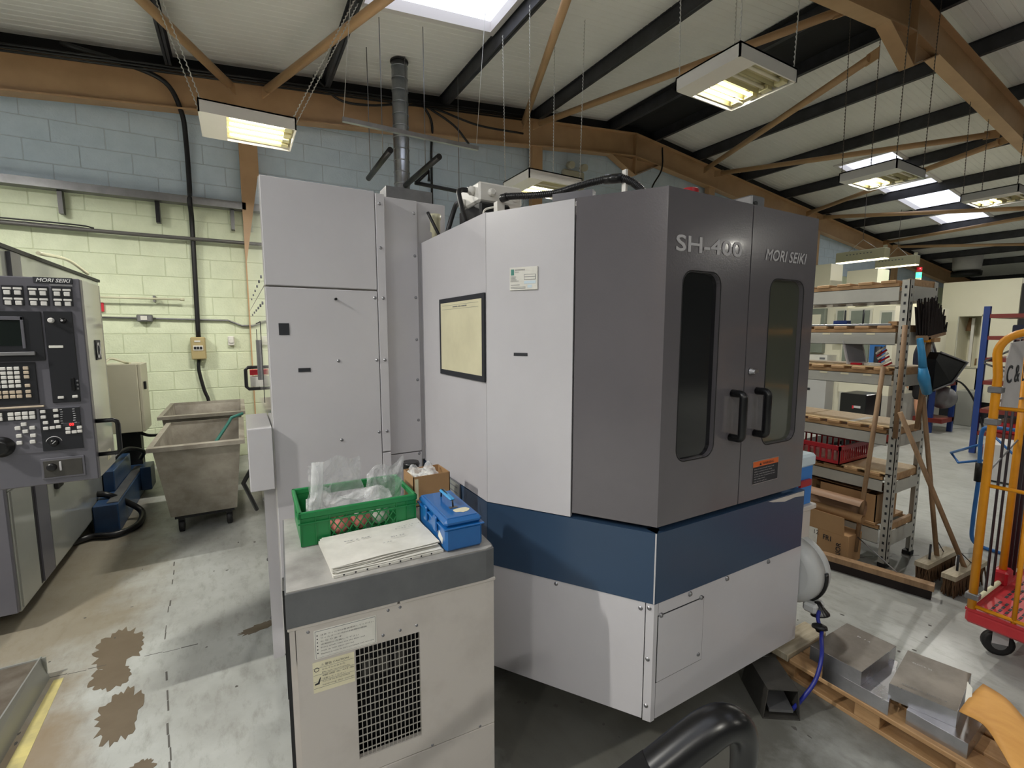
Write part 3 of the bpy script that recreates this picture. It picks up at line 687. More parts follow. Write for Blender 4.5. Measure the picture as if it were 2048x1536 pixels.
# inspection hatch on front skirt
ht=wallpanel('hatch',(1.263,C[1]-.003),(1.509,C[1]-.003),.318,.574,'white_paint',.004)
for (a,b,c,d) in ((1.259,1.262,.314,.578),(1.510,1.513,.314,.578),(1.259,1.513,.574,.578),(1.259,1.513,.314,.318)):
    MB().box((a,C[1]-.0008,c),(b,C[1]+.0005,d)).build('joint_line','dark_seam',m)
# screws
sc0=MB().lathe((0,0,0),(0,-1,0),[(0,.0105),(.002,.0105),(.003,.0075),(.0065,.0062),(.0075,.003)],10).build('screw','bolt',m)
scm=sc0.data; bpy.data.objects.remove(sc0)
def screw(p,n=(0,-1,0),par=m,sc=1.):
    o=bpy.data.objects.new('screw',scm); COL.objects.link(o); o.parent=par
    q=Vector((0,-1,0)).rotation_difference(Vector(n)); mt=Matrix.Translation(p)@q.to_matrix().to_4x4()@Matrix.Scale(sc,4)
    o.matrix_basis=WM[par].inverted()@mt
for x,z in ((1.275,.565),(1.495,.568),(1.49,.335),(1.43,.602),(1.65,.603),(1.93,.604)): screw((x,C[1]-.004,z))
for s,z in ((.03,.607),(.45,.602),(.93,.590),(.975,.598),(.975,.40),(.975,.215)): screw(Vector(cp(s*cl,z,.001)),cn)
# info plate, tape, poster
A,B=.156*cl,.325*cl
ip=MB().slab([cp(A,1.76,.006),cp(B,1.76,.006),cp(B,1.845,.006),cp(A,1.845,.006)],tuple(-cn*.006)).build('information_plate','paper',wpan)
def onch(name,s0,s1,z0,z1,mm,o=.0068): return MB().slab([cp(s0,z0,o),cp(s1,z0,o),cp(s1,z1,o),cp(s0,z1,o)],tuple(-cn*.0006)).build(name,mm,ip)
W_=B-A
def fx(u): return A+W_*u
for s,u,z,ww,hh in (('Panel Inspection',.2,1.834,.36,.006),('Issued',.2,1.826,.14,.004),('Machine ID',.04,1.809,.2,.0045),('Asset No',.04,1.8035,.18,.0045),('Contact',.04,1.798,.22,.0045),('Tel 0123456',.04,1.7925,.3,.0045)):
    mm_='ink' ; o=Vector(cp(fx(u),z-.001,.0064))
    text('plate_text','-'*6 if False else s[:2].replace(s[:2],'==')+'=====',o,cu,(0,0,1),W_*ww,hh*.7,'ink_soft',ip)
onch('plate_line',fx(.04),fx(.37),1.778,1.780,'ink_soft'); onch('plate_line',fx(.04),fx(.58),1.770,1.7715,'ink_soft'); onch('plate_line',fx(.04),fx(.58),1.7655,1.767,'ink_soft')
onch('crest',fx(.05),fx(.16),1.816,1.838,'teal'); onch('plate_box',fx(.53),fx(.94),1.797,1.817,'ink_soft'); onch('plate_box',fx(.545),fx(.925),1.8085,1.8155,'paper',.0072); onch('plate_box',fx(.545),fx(.925),1.7985,1.8065,'paper',.0072)
onch('plate_field',fx(.53),fx(.94),1.782,1.793,'tub_lid'); onch('plate_field',fx(.65),fx(.81),1.767,1.778,'tub_lid')
MB().slab([cp(.178*cl,1.508,.0015),cp(.264*cl,1.508,.0015),cp(.264*cl,1.52,.0015),cp(.178*cl,1.52,.0015)],tuple(-cn*.0014)).build('black_tape','ink',wpan)
X_=.855
ps=MB().box((X_-.004,1.69,1.398),(X_+.003,2.172,1.756)).build('poster_frame','ink',m)
MB().box((X_-.005,1.712,1.422),(X_-.0035,2.15,1.735)).build('poster_sheet','poster_paper',ps)
for k_ in range(2): MB().box((X_-.0056,1.74,1.722-k_*.018),(X_-.0049,2.13,1.7228-k_*.018)).build('poster_line','ink_soft',ps)
text('poster_text','------ --- ------',(X_-.0052,2.0,1.712),(0,-1,0),(0,0,1),.15,.004,'ink_soft',ps)
# --- tall rear cabinet
TX0,TX1,TY=.115,.606,2.37
tc=MB(); tc.box((TX0+.004,TY+.02,.03),(.655,5.24,2.27)); tc.build('tall_carcass','old_white',m)
MB().bbox((TX0,TY,1.808),(TX1,TY+.024,2.275),.003).build('upper_panel','white_paint',m)
lp=MB().bbox((TX0,TY,.05),(TX1,TY+.024,1.800),.003).build('lower_panel','white_paint',m)
MB().bbox((.609,TY,.99),(.652,TY+.024,2.268),.002).build('edge_strip','white_paint',m)
MB().bbox((.609,TY,.05),(.652,TY+.024,.984),.002).build('edge_strip','white_paint',m)
MB().bbox((.652,2.43,.955),(.838,2.45,2.274),.002).build('narrow_panel','white_paint',m)
MB().bbox((.652,2.43,.05),(.838,2.45,.950),.002).build('narrow_panel','white_paint',m)
MB().bbox((.841,2.445,.9),(1.0,2.465,2.276),.002).build('narrow_panel','white_paint',m)
MB().box((.652,2.46,.05),(1.0,5.1,2.26)).build('rear_housing','old_white',m)
MB().box((.70,2.5,2.262),(.95,2.62,2.35)).build('top_bracket','steel_dull',m)
MB().lathe((.58,2.75,2.27),(0,0,1),[(0,.03),(.03,.03),(.035,.018),(.06,.018)],10).build('cap','lamp_cream',m)
MB().box((.42,2.6,2.27),(.66,2.8,2.335)).build('junction_block','steel_dull',m)
for x,z in ((.629,2.21),(.629,2.0),(.594,1.787-.03),(.635,1.757),(.594,1.45),(.634,1.45),(.594,1.085),(.634,1.085),(.411,1.452),(.411,1.065)): screw((x,TY-.001,z))
for z in (2.2,1.985,1.77,1.55,1.335,1.115,.93): screw((.822,2.429,z))
MB().box((.160,TY-.002,1.587),(.203,TY,1.64)).build('black_square','ink',lp)
MB().box((.232,TY-.002,1.416),(.285,TY,1.434)).build('black_tape','ink',lp)
MB().cyl((.408,TY,1.755),(.408,TY-.02,1.755),.006,8).build('stud','black_plastic',lp)
# glossy left flank of the tall cabinet
MB().box((TX0-.004,TY+.002,.06),(TX0+.003,5.24,1.800)).build('flank_panel','white_side',m)
MB().box((TX0-.004,TY+.002,1.806),(TX0+.003,5.24,2.268)).build('flank_panel','white_side',m)
fl=MB()
for y in (2.6,2.85,3.15,3.5,3.9,4.4): 
    fl.lathe((TX0-.004,y,1.74),(-1,0,0),[(0,.008),(.004,.007)],8); fl.lathe((TX0-.004,y,1.865),(-1,0,0),[(0,.008),(.004,.007)],8)
fl.build('flank_bolts','ink_soft',m)
dk=MB()
for (y0,y1,z0,z1) in ((3.0,3.005,1.2,1.66),(3.7,3.71,1.2,1.62),(3.0,3.7,1.655,1.66)): dk.box((TX0-.006,y0,z0),(TX0-.0035,y1,z1))
dk.build('door_outline','dark_seam',m)
MB().box((TX0-.02,3.35,1.30),(TX0-.004,3.42,1.55)).build('latch_bar','steel_dull',m)
MB().tube([(TX0,3.6,1.365),(TX0-.07,3.6,1.365),(TX0-.085,3.6,1.35),(TX0-.085,3.6,1.235),(TX0-.07,3.6,1.22),(TX0,3.6,1.22)],.011,8).build('pull_handle','black_plastic',m)
MB().box((TX0-.06,3.63,1.31),(TX0-.004,3.7,1.345)).build('red_latch','tape_red',m)
MB().box((TX0-.06,3.63,1.23),(TX0-.004,3.7,1.30)).build('label_plate','paper',m)
MB().box((TX0-.05,2.45,.0),(TX0+.0,2.47,.87)).build('foot_channel','white_paint',m)
for z in (.8,.5,.2): screw((TX0-.052,2.46,z),(-1,0,0))
sb=MB(); sb.bbox((.010,2.34,.888),(TX0-.006,2.78,1.174),.003); sb.build('side_box','white_paint',m)
MB().tube([(.05,2.9,.9),(-.02,3.0,.75),(.04,3.1,.55)],.012,8).build('flank_hose','black_hose',m)
# data plate low on the side panel
dp=MB().slab([(X_-.004,2.35,.90),(X_-.004,1.95,.90),(X_-.004,1.95,.68),(X_-.004,2.35,.68)],(.003,0,0)).build('data_plate','ink_soft',m)
MB().slab([(X_-.0045,2.34,.893),(X_-.0045,1.96,.893),(X_-.0045,1.96,.688),(X_-.0045,2.34,.688)],(.001,0,0)).build('data_sheet','tub_bin',dp)
for k_ in range(7): MB().box((X_-.0052,1.98,.87-k_*.026),(X_-.0046,2.3,.875-k_*.026)).build('data_line','ink_soft',dp)
# roof kit
ek=MB(); ek.bbox((1.035,2.1,2.225),(1.278,2.34,2.32),.010); ek.build('terminal_box','enamel',m)
MB().bbox((1.03,2.08,2.04),(1.2,2.33,2.222),.01).build('motor','black_plastic',m)
for x,y,z in ((1.10,2.1,2.272),(1.235,2.1,2.262)): MB().lathe((x,y,z),(0,-1,0),[(0,.019),(.014,.019),(.016,.012),(.024,.012)],12).build('gland','enamel',m)
for y,z in ((2.16,2.285),(2.27,2.25)): MB().lathe((1.035,y,z),(-1,0,0),[(0,.022),(.02,.022),(.023,.015),(.035,.015)],12).build('gland','enamel',m)
MB().tube(smooth_path([(1.0,2.16,2.285),(.95,2.14,2.27),(.94,2.1,2.2),(.93,2.0,2.05)]),.012,8).build('hose','black_hose',m)
MB().tube(smooth_path([(1.0,2.27,2.25),(.95,2.2,2.2),(.90,2.2,2.05)]),.012,8).build('hose','black_hose',m)
MB().lathe((.91,2.36,2.05),(0,0,1),[(0,.018),(.06,.018),(.065,.026),(.12,.026),(.125,.03),(.15,.03)],12).build('regulator','lamp_cream',m)
MB().tube(smooth_path([(.86,2.33,2.2),(.90,2.3,2.1),(.93,2.3,2.05)]),.008,6).build('hose','black_hose',m)
hp=[(.965,1.757,2.145),(.985,1.72,2.148),(1.04,1.645,2.141),(1.10,1.556,2.138),(1.14,1.488,2.148),(1.185,1.423,2.158),(1.235,1.345,2.158),(1.275,1.288,2.115),(1.30,1.26,2.05)]
MB().tube(smooth_path(hp,10),.0125,12).build('corrugated_hose','black_hose',m)
hs=smooth_path(hp,26); rb=MB()
for k_ in range(4,len(hs)-10,2): rb.tube([hs[k_],hs[k_]+(hs[k_+1]-hs[k_])*.4],.0142,10)
rb.build('hose_ribs','black_rubber',m)
MB().tube([hs[3],hs[22]],.0165,12).build('hose_collar','black_plastic',m); MB().tube([hs[140],hs[158]],.0175,12).build('hose_collar','black_plastic',m)
MB().box((1.243,1.325,2.04),(1.253,1.345,2.185)).build('hose_post','enamel',m)
MB().box((.95,1.76,2.04),(.985,1.79,2.135)).build('bracket','enamel',m)
MB().tube(smooth_path([(.96,1.79,2.12),(.91,1.80,2.10),(.90,1.78,2.04)]),.004,6).build('thin_wire','paper',m)
MB().slab([cp(.40*cl,2.075,-.01),cp(.62*cl,2.075,-.01),cp(.62*cl,2.10,-.01),cp(.40*cl,2.10,-.01)],tuple(-cn*.04)).build('door_rail','lathe_grey',m)
MB().lathe((1.53,1.28,2.05),(0,0,1),[(0,.034),(.09,.034),(.095,.03)],16).build('red_cap','red_plastic',m)
MB().bbox((1.69,1.25,2.05),(1.80,1.33,2.105),.008).build('red_housing','red_plastic',m)
MB().bbox((1.83,1.22,2.05),(1.92,1.32,2.155),.006).build('limit_switch','steel_dull',m)
MB().lathe((1.85,1.22,2.12),(0,-1,0),[(0,.009),(.008,.009)],8).build('switch_button','black_plastic',m); MB().lathe((1.85,1.22,2.08),(0,-1,0),[(0,.009),(.008,.009)],8).build('switch_button','black_plastic',m)
# right hand flank kit: grey box, tub, cable reel
t=thing('swarf_box','pale grey steel box just past the right edge of the grey doors','box',(2.3,1.45,0))
MB().bbox((2.192,1.165,.30),(2.34,1.62,.76),.006).build('body','old_white',t); MB().bbox((2.19,1.15,.76),(2.355,1.64,.785),.004).build('lid','old_white',t); MB().box((2.22,1.24,0),(2.34,1.5,.3)).build('pedestal','old_white',t)
MB().lathe((2.33,1.25,.785),(0,0,1),[(0,.014),(.006,.012)],10).build('plug','black_plastic',t)
t=thing('blue_tub','tall blue plastic tub with pale lid and red clip on the grey box','tub',(2.27,1.3,.785))
MB().prism([(2.192,1.17),(2.335,1.17),(2.335,1.45),(2.192,1.45)],.786,.97).build('body','blue_tub',t); MB().bbox((2.188,1.16,.97),(2.345,1.46,1.03),.01).build('lid','tub_lid',t); MB().box((2.22,1.158,.88),(2.31,1.169,.91)).build('clip','red_plastic',t)
t=thing('cable_reel','pale grey round cable reel with black cable guide beside the machine skirt','cable reel',(2.31,1.24,.28))
MB().lathe((2.191,1.205,.47),(1,0,0),[(0,.12),(.012,.145),(.03,.157),(.078,.16)],36).build('half_shell','reel_grey',t); MB().lathe((2.271,1.205,.47),(1,0,0),[(0,.16),(.048,.157),(.065,.145),(.08,.11)],36).build('half_shell','reel_grey',t)
MB().tube(arc((2.27,1.205,.47),(0,-1,0),(0,0,-1),.160,-.2,1.0,10),.011,6).build('cable_slot','black_plastic',t)
MB().bbox((2.225,1.06,.30),(2.315,1.12,.345),.01).build('spout','reel_grey',t); MB().lathe((2.27,1.075,.35),(0,-.3,-1),[(0,.012),(.03,.025),(.055,.04),(.06,.04)],14).build('guide_cone','black_plastic',t)
t=thing('blue_cable','blue cable with black plug hanging from the reel down to the foot pedal','cable',(2.31,1.09,.0))
bp=[(2.25,1.055,.32),(2.222,1.045,.30),(2.20,1.023,.275)]
MB().tube(smooth_path(bp),.008,8).build('cable','blue_cable',t)
MB().tube(smooth_path([(2.19,1.01,.268),(2.15,.991,.262),(2.07,.948,.25),(2.03,.933,.21),(1.995,.932,.155),(1.95,.945,.10),(1.93,.97,.04),(1.93,.985,.015)]),.008,8).build('cable','blue_cable',t)
MB().lathe((2.20,1.025,.292),(-.15,-.1,-1),[(0,.010),(.008,.03),(.02,.032),(.026,.018),(.036,.014)],10).build('stopper','black_plastic',t)
# foot pedal
t=thing('foot_pedal','dark steel hooded foot pedal on the floor under the machine corner','foot pedal',(1.87,1.03,0))
ux=Vector((.82,-.57,0)).normalized(); uy=Vector((-ux.y,ux.x,0)); o_=Vector((1.863,.985,0))
def fp(a,b,z): return o_+ux*a+uy*b+Vector((0,0,z))
hd=MB(); w0,w1=.062,.075
prof=[(-w0,.135),(w0,.135),(w1,.07),(w0+.005,0.004)]
hd.slab([fp(-w0,0,.135),fp(w0,0,.135),fp(w0,.2,.135),fp(-w0,.2,.135)],(0,0,-.004))
for s in(-1,1): hd.slab([fp(s*w0,0,.133),fp(s*w1,0,.004),fp(s*w1,.22,.004),fp(s*w0,.2,.133)],tuple(-ux*s*.004))
hd.slab([fp(-w1,.22,.004),fp(w1,.22,.004),fp(w0,.2,.131),fp(-w0,.2,.131)],tuple(-uy*.004)); hd.build('hood','pedal',t)
MB().slab([fp(-w1,0,.001),fp(w1,0,.001),fp(w1,.2,.001),fp(-w1,.2,.001)],(0,0,.006)).build('base_plate','pedal',t)
MB().slab([fp(-.048,.005,.03),fp(.048,.005,.03),fp(.048,.15,.06),fp(-.048,.15,.06)],(0,0,.012)).build('treadle','steel_dull',t)
# ================================================================== CHILLER BENCH (rotated -3.7 deg)
bang=math.atan2(-.04,.612); BX=Matrix.Translation((.076,1.347,0))@Matrix.Rotation(bang,4,'Z')
BW,BD=.613,.56
b=thing('chiller_cabinet','off-white floor cabinet with grey top and black mesh grille in the foreground','cabinet',(.38,1.6,0))
bz=MB(BX); bz.box((.03,.2,.02),(BW-.03,BD-.02,.78)); bz.box((.03,.03,.02),(.12,.2,.78)); bz.box((.42,.03,.02),(BW-.03,.2,.78)); bz.build('inner_box','dark_seam',b)
GX0,GX1,GZ0,GZ1=.170,.361,.325,.677
fp_=MB(BX)
fp_.box((.016,0,.272),(GX0,.018,.785)); fp_.box((GX1,0,.272),(BW,.018,.785)); fp_.box((GX0,0,.272),(GX1,.018,GZ0)); fp_.box((GX0,0,GZ1),(GX1,.018,.785)); fp_.build('front_panel','old_white',b)
MB(BX).bbox((0,.002,.0),(BW+.002,.018,.266),.002).build('lower_panel','old_white',b)
MB(BX).box((0,-.001,.68),(.014,.03,.79)).build('edge_trim','old_white',b)
MB(BX).bbox((-.004,-.006,.786),(.295,.03,.797),.002).build('lip','old_white',b); MB(BX).bbox((.303,-.006,.786),(BW+.004,.03,.797),.002).build('lip','old_white',b)
MB(BX).box((0,.019,.02),(.018,BD,.79)).build('left_panel','old_white',b); MB(BX).box((BW-.016,.019,.02),(BW,BD,.79)).build('right_panel','old_white',b); MB(BX).box((0,BD-.01,.02),(BW,BD,.79)).build('back_panel','old_white',b)
MB(BX).box((-.012,.05,.55),(0,.13,.90-.02)).build('side_handle','black_plastic',b)
MB(BX).box((-.010,.04,.2),(0,.05,.86)).build('side_seal','black_rubber',b)
tp=MB(BX); pts=[(-.006,-.008),(BW-.03,-.008),(BW,.0),(BW+.006,.03),(BW+.006,BD),(-.006,BD)]
tp.prism(pts,.797,.896); tp.build('top_band','bench_grey',b)
MB(BX).prism([(-.002,-.003),(BW-.03,-.003),(BW-.004,.006),(BW+.002,.03),(BW+.002,BD-.004),(-.002,BD-.004)],.8955,.9).build('worktop','bench_top',b)
gr=MB(BX); N=15
for i in range(N+1):
    x=GX0+(GX1-GX0)*i/N; gr.box((x-.0011,.004,GZ0),(x+.0011,.0065,GZ1))
    z=GZ0+(GZ1-GZ0)*i/N; gr.box((GX0,.003,z-.0011),(GX1,.0055,z+.0011))
gr.build('mesh_grille','grille',b)
for i in range(3): MB(BX).box((GX0+.02+i*.05,.026,.56),(GX0+.05+i*.05,.029,.62)).build('fan_guard','pedal',b)
for x,z in ((.047,.763),(.267,.767),(.303,.767),(.250,.692),(.301,.693),(.352,.694),(.394,.270),(.56,.270)): screw(BX@Vector((x,-.0005,z)),(math.sin(bang)*1,-math.cos(bang),0),b,.62)
l1=MB(BX).box((.061,-.0015,.683),(.232,0,.769)).build('instruction_label','paper',b)
MB(BX).box((.064,-.0021,.686),(.229,-.0014,.766)).build('label_border','ink_soft',l1); MB(BX).box((.065,-.0027,.687),(.228,-.002,.765)).build('label_sheet','paper',l1)
bu=BX.to_3x3()@Vector((1,0,0))
rows1=('\u6ce8\u610f \u30d5\u30a3\u30eb\u30bf\u306f\u6bce\u9031\u6e05\u6383\u3057\u3066\u304f\u3060\u3055\u3044','\u30d5\u30a3\u30eb\u30bf\u30fc\u306e\u6c5a\u308c\u306f\u6545\u969c\u306e\u539f\u56e0','\u3068\u306a\u308a\u307e\u3059','\u5b9a\u671f\u7684\u306b\u70b9\u691c\u3057\u3066\u4e0b\u3055\u3044','Every week, take out the filter and','wash up with water and the','Element is used, be sure to replace with new one')
for i,s in enumerate(rows1):
    text('label_text',s,BX@Vector((.078,-.0026,.752-i*.0095)),bu,(0,0,1),min(.145,.0075*len(s)+.02) if i<4 else min(.145,.0034*len(s)),.0045,'ink',l1)
for i in range(6): MB(BX).box((.068,-.0032,.752-i*.0105),(.071,-.0026,.755-i*.0105)).build('label_mark','ink',l1)
l2=MB(BX).box((.054,-.0015,.582),(.166,0,.674)).build('caution_label','paper_old',b)
text('label_text','\u26a0\u8b66\u544a CAUTION',BX@Vector((.075,-.002,.660)),bu,(0,0,1),.075,.008,'ink',l2)
for i,s in enumerate(('\u304b\u3093\u3067\u3093\u306e\u304a\u305d\u308c','Do not touch parts','\u96fb\u6e90\u3092\u5207\u308b','\u6ce8\u610f\u3057\u3066\u304f\u3060\u3055\u3044','Turn off the power before','opening the cover')): text('label_text',s,BX@Vector((.078,-.002,.648-i*.0095)),bu,(0,0,1),.062+.012*(i%3),.0045,'ink',l2)
MB(BX).tube(arc((.064,-.0025,.652),(1,0,0),(0,0,1),.006,0,6.0,12),.0008,4).build('label_mark','ink',l2)
MB(BX).slab([(.058,-.0025,.61),(.066,-.0025,.612),(.072,-.0025,.626),(.074,-.0025,.626),(.070,-.0025,.607),(.058,-.0025,.606)],(0,.001,0)).build('label_mark','ink',l2)
for i in range(4): MB(BX).box((.055,-.0021,.655-i*.02),(.165,-.0014,.6554-i*.02)).build('label_line','ink_soft',l2)
# ---- green crate with bags
c=thing('green_crate','green plastic stacking crate full of clear bags on the cabinet top','crate',(.33,1.75,.9))
CX0,CX1,CY0,CY1=.135,.530,1.607,1.885; cz0,cz1=.901,1.018
CR=Matrix.Translation((CX0,CY0,0))@Matrix.Rotation(-.02,4,'Z')
cw,cd=CX1-CX0,CY1-CY0
cb=MB(CR); cb.box((.008,.008,cz0),(cw-.008,cd-.008,cz0+.004)); cb.build('base','green_plastic',c)
sh=MB(CR); th=.004
lat0,lat1=.095,cw-.075
for y in(0.006,cd-.010):
    sh.box((.006,y,cz0),(lat0,y+th,cz1-.02)); sh.box((lat1,y,cz0),(cw-.006,y+th,cz1-.02)); sh.box((lat0,y,cz0),(lat1,y+th,cz0+.014)); sh.box((lat0,y,cz1-.034),(lat1,y+th,cz1-.02))
for x in(.006,cw-.010): sh.box((x,.01,cz0),(x+th,cd-.01,cz0+.05)); sh.box((x,.01,cz0+.05),(x+th,.08,cz1-.02)); sh.box((x,cd-.08,cz0+.05),(x+th,cd-.01,cz1-.02))
sh.build('walls','green_plastic',c)
rm=MB(CR)
rm.bbox((0,0,cz1-.022),(cw,.012,cz1),.003); rm.bbox((0,cd-.012,cz1-.022),(cw,cd,cz1),.003); rm.bbox((0,0,cz1-.022),(.012,cd,cz1),.003); rm.bbox((cw-.012,0,cz1-.022),(cw,cd,cz1),.003)
rm.box((-.001,-.001,cz1-.040),(cw+.001,.006,cz1-.036))
for x in (.004,.05,.093,cw-.078,cw-.04,cw-.008): rm.box((x,.001,cz0+.004),(x+.003,.008,cz1-.02))
rm.build('rim','green_plastic',c)
lt=MB(CR); n=9; zl,zh=cz0+.012,cz1-.032
for i in range(-2,n+1):
    for s in(0,1):
        xa=lat0+(lat1-lat0)*i/n; xb=xa+(lat1-lat0)*2/n
        p,q=((xa,zl),(xb,zh)) if s else ((xb,zl),(xa,zh))
        # clip
        def cl_(p,q,X,lo):
            (x0,z0),(x1,z1)=p,q
            if (x0<X)==lo and (x1<X)==lo and (x0!=X): return None
            if (x0<X)!=(x1<X):
                f=(X-x0)/(x1-x0); pt=(X,z0+(z1-z0)*f)
                if (x0<X)==lo: return (pt,q)
                return (p,pt)
            return (p,q)
        r_=cl_(p,q,lat0,True)
        if r_: r_=cl_(r_[0],r_[1],lat1,False)
        if r_:
            (x0,z0),(x1,z1)=r_
            if abs(x1-x0)<.003: continue
            A=Vector((x0,.0075,z0));Bv=Vector((x1,.0075,z1)); d=(Bv-A)
            lt.obox((A+Bv)/2,d,(0,1,0),d.cross(Vector((0,1,0))),d.length,.003,.0035)
lt.build('lattice','green_plastic',c)
def crumple(o,u,v,amp,seed,nu=26,nv=22,fold=3):
    rr=random.Random(seed); ph=[rr.uniform(0,6.3) for _ in range(8)]; o=Vector(o);u=Vector(u);v=Vector(v); n=u.cross(v).normalized()
    def f(a,b_):
        d=amp*(math.sin(a*fold*6+ph[0]+3*b_)*math.cos(b_*5+ph[1])+.6*math.sin(a*13+b_*9+ph[2])+.4*math.sin(b_*17-a*7+ph[3])+.35*rr.uniform(-1,1))
        return o+u*a+v*b_+n*d+Vector((0,0,1))*(.012*math.sin(a*9+ph[4])*b_)
    mb=MB(); mb.grid(f,nu,nv); return mb
g='clear bags in the green crate'
tag(crumple((.19,1.70,.93),(.19,.06,.0),(-.01,.02,.215),.007,1).build('clear_bag','clear_film'),'clear plastic bag sheet standing tallest at the middle of the green crate','bag',g)
tag(crumple((.35,1.66,.93),(.15,.04,.02),(.03,.05,.165),.008,2).build('clear_bag','clear_film'),'clear plastic bag leaning out at the right end of the green crate','bag',g)
tag(crumple((.15,1.66,.93),(.08,.03,.0),(.03,.02,.14),.007,3).build('clear_bag','clear_film'),'clear plastic bag at the left end of the green crate','bag',g)
tag(crumple((.16,1.63,.985),(.30,.0,-.01),(.02,.17,.02),.008,4).build('clear_bag','clear_film'),'clear plastic bag lying flat over the contents of the green crate','bag',g)
rl=MB(); rl.tube(smooth_path([(.19,1.69,.96),(.205,1.70,1.05),(.215,1.72,1.15)]),[.02]*13,12,False); tag(rl.build('rolled_bag','clear_film'),'rolled clear plastic sleeve standing upright in the green crate','bag',g)
for k_,(x,y) in enumerate(((.20,1.66),(.27,1.65),(.34,1.66),(.41,1.67),(.24,1.74),(.33,1.75),(.42,1.74))):
    mm_='pink' if k_ in (0,1,4,2) else 'teal' if k_==5 else 'paper'
    mb=MB(); rr=random.Random(k_)
    mb.grid(lambda a,b_: Vector((x+.036*math.cos(a*6.283)*math.sin(b_*3.1416)*(1+.12*math.sin(a*19)),y+.03*math.sin(a*6.283)*math.sin(b_*3.1416),.94+.032*math.cos(b_*3.1416)*(1+.1*math.sin(a*12)))),12,8)
    tag(mb.build('parts_packet',mm_),('pink packet at the left end of the green crate lattice','pink packet second from the left behind the green lattice','pink packet at the middle of the green crate lattice','white packet at the right end of the green crate lattice','pink packet in the back row of the green crate, left','teal packet in the back row of the green crate','white packet in the back right corner of the green crate')[k_],'packet','packets inside the green crate')
# ---- papers on board
PR=Matrix.Translation((.196,1.355,.9005))@Matrix.Rotation(-.01,4,'Z')
t=thing('drawing_stack','stack of creased white drawings in plastic sleeves on the cabinet top','papers',(.36,1.45,.9))
MB(PR).bbox((0,0,0),(.335,.235,.009),.001).build('backing_board','paper',t)
for k_ in range(9): MB(PR).cyl((.03+k_*.033,-.0003,.0045),(.03+k_*.033,.002,.0045),.0028,8).build('punch_hole','ink',t)
rr=random.Random(9)
for k_ in range(5):
    a=rr.uniform(-.045,.045); QX=PR@Matrix.Translation((.004+rr.uniform(-.006,.014),.003+k_*.004,.0095+k_*.0034))@Matrix.Rotation(a,4,'Z')
    ph=rr.uniform(0,6)
    mb=MB(QX); mb.grid(lambda u,v:Vector((u*.325,v*.225,.0012*math.sin(u*9+ph)+.001*math.sin(v*11+ph+u*5)+.0026)),12,8)
    mb.grid(lambda u,v:Vector((u*.325,(1-v)*.225,0.0)),12,8)
    mb.build('sheet','paper',t)
MB(PR).box((.03,.233,.009),(.33,.246,.012)).build('sleeve_edge','teal',t)
QX=PR@Matrix.Translation((.01,.02,.0300))
for s,x,y,ww,hh in (('SH 24',.19,.10,.045,.008),('x 26',.155,.07,.03,.006),('-=- a= 1.5 .. 2',.23,.17,.08,.007),('--- - ---',.05,.14,.08,.004),('E=25 15',.22,.155,.06,.006)):
    q=QX@Vector((x,y,0)); text('pencil_note',s,q,(1,0,0),(0,1,0),ww,hh,'ink_soft',t)
# ---- toolbox
TBX=Matrix.Translation((.533,1.338,.901))@Matrix.Rotation(-.035,4,'Z')
t=thing('tool_box','blue metal toolbox with folding handle and torn label on the cabinet top','tool box',(.6,1.46,.9))
tw,td=.128,.285
MB(TBX).bbox((0,0,0),(tw,td,.078),.008).build('body','blue_tool',t)
MB(TBX).bbox((-.006,-.005,.074),(tw+.006,td+.005,.080),.002).build('rim','blue_tool',t)
ld=MB(TBX).bbox((-.001,.002,.080),(tw+.001,td-.002,.104),.009).build('lid','blue_tool',t)
MB(TBX).bbox((.012,.016,.103),(tw-.012,td-.016,.1065),.003).build('lid_crown','blue_tool',t)
hd=MB(TBX); hd.tube([(.064,.10,.107),(.064,.105,.128),(.064,.12,.132),(.064,.20,.138),(.064,.215,.135),(.064,.22,.107)],[.003,.003,.003,.003,.003,.003],6); hd.build('handle_wire','black_plastic',t)
MB(TBX).bbox((.054,.105,.128),(.074,.215,.137),.004).build('handle_grip','brush_blue',t)
MB(TBX).box((.05,.09,.1065),(.078,.105,.109)).build('handle_bracket','steel_dull',t)
MB(TBX).prism(blob(.085,.065,.028,.022,4,0,14,.25),.1067,.1075).build('torn_label','paper_old',t)
MB(TBX).bbox((-.010,.17,.045),(-.001,.20,.095),.003).build('clasp','blue_tool',t); MB(TBX).bbox((-.010,.07,.045),(-.001,.10,.095),.003).build('clasp','blue_tool',t)
MB(TBX).slab([(-.0012,.03,.02),(-.0012,.07,.03),(-.0012,.06,.055),(-.0012,.025,.04)],(.001,0,0)).build('scuff','paper',t)
# ---- cardboard box
t=thing('cardboard_box','small open cardboard box of wrapped parts behind the blue toolbox','box',(.65,1.85,.9))
k=MB(); x0,x1,y0,y1,z0,z1=.572,.728,1.77,1.90,.901,1.025; e=.003
k.box((x0,y0,z0),(x1,y1,z0+e)); k.box((x0,y0,z0),(x1,y0+e,z1)); k.box((x0,y1-e,z0),(x1,y1,z1)); k.box((x0,y0,z0),(x0+e,y1,z1)); k.box((x1-e,y0,z0),(x1,y1,z1)); k.build('carton','card',t)
MB().box((x0+.006,y0-.001,z0+.03),(x0+.02,y0,z1-.01)).build('label','paper_old',t)
tag(crumple((.58,1.78,1.0),(.10,.0,.0),(.0,.11,.01),.006,8).build('parts_bag','paper'),'white printed bag of parts inside the small cardboard box','bag')
tag(crumple((.585,1.775,1.015),(.10,.0,.005),(.0,.10,.02),.006,9).build('parts_bag','clear_film'),'clear film bag on top inside the small cardboard box','bag')
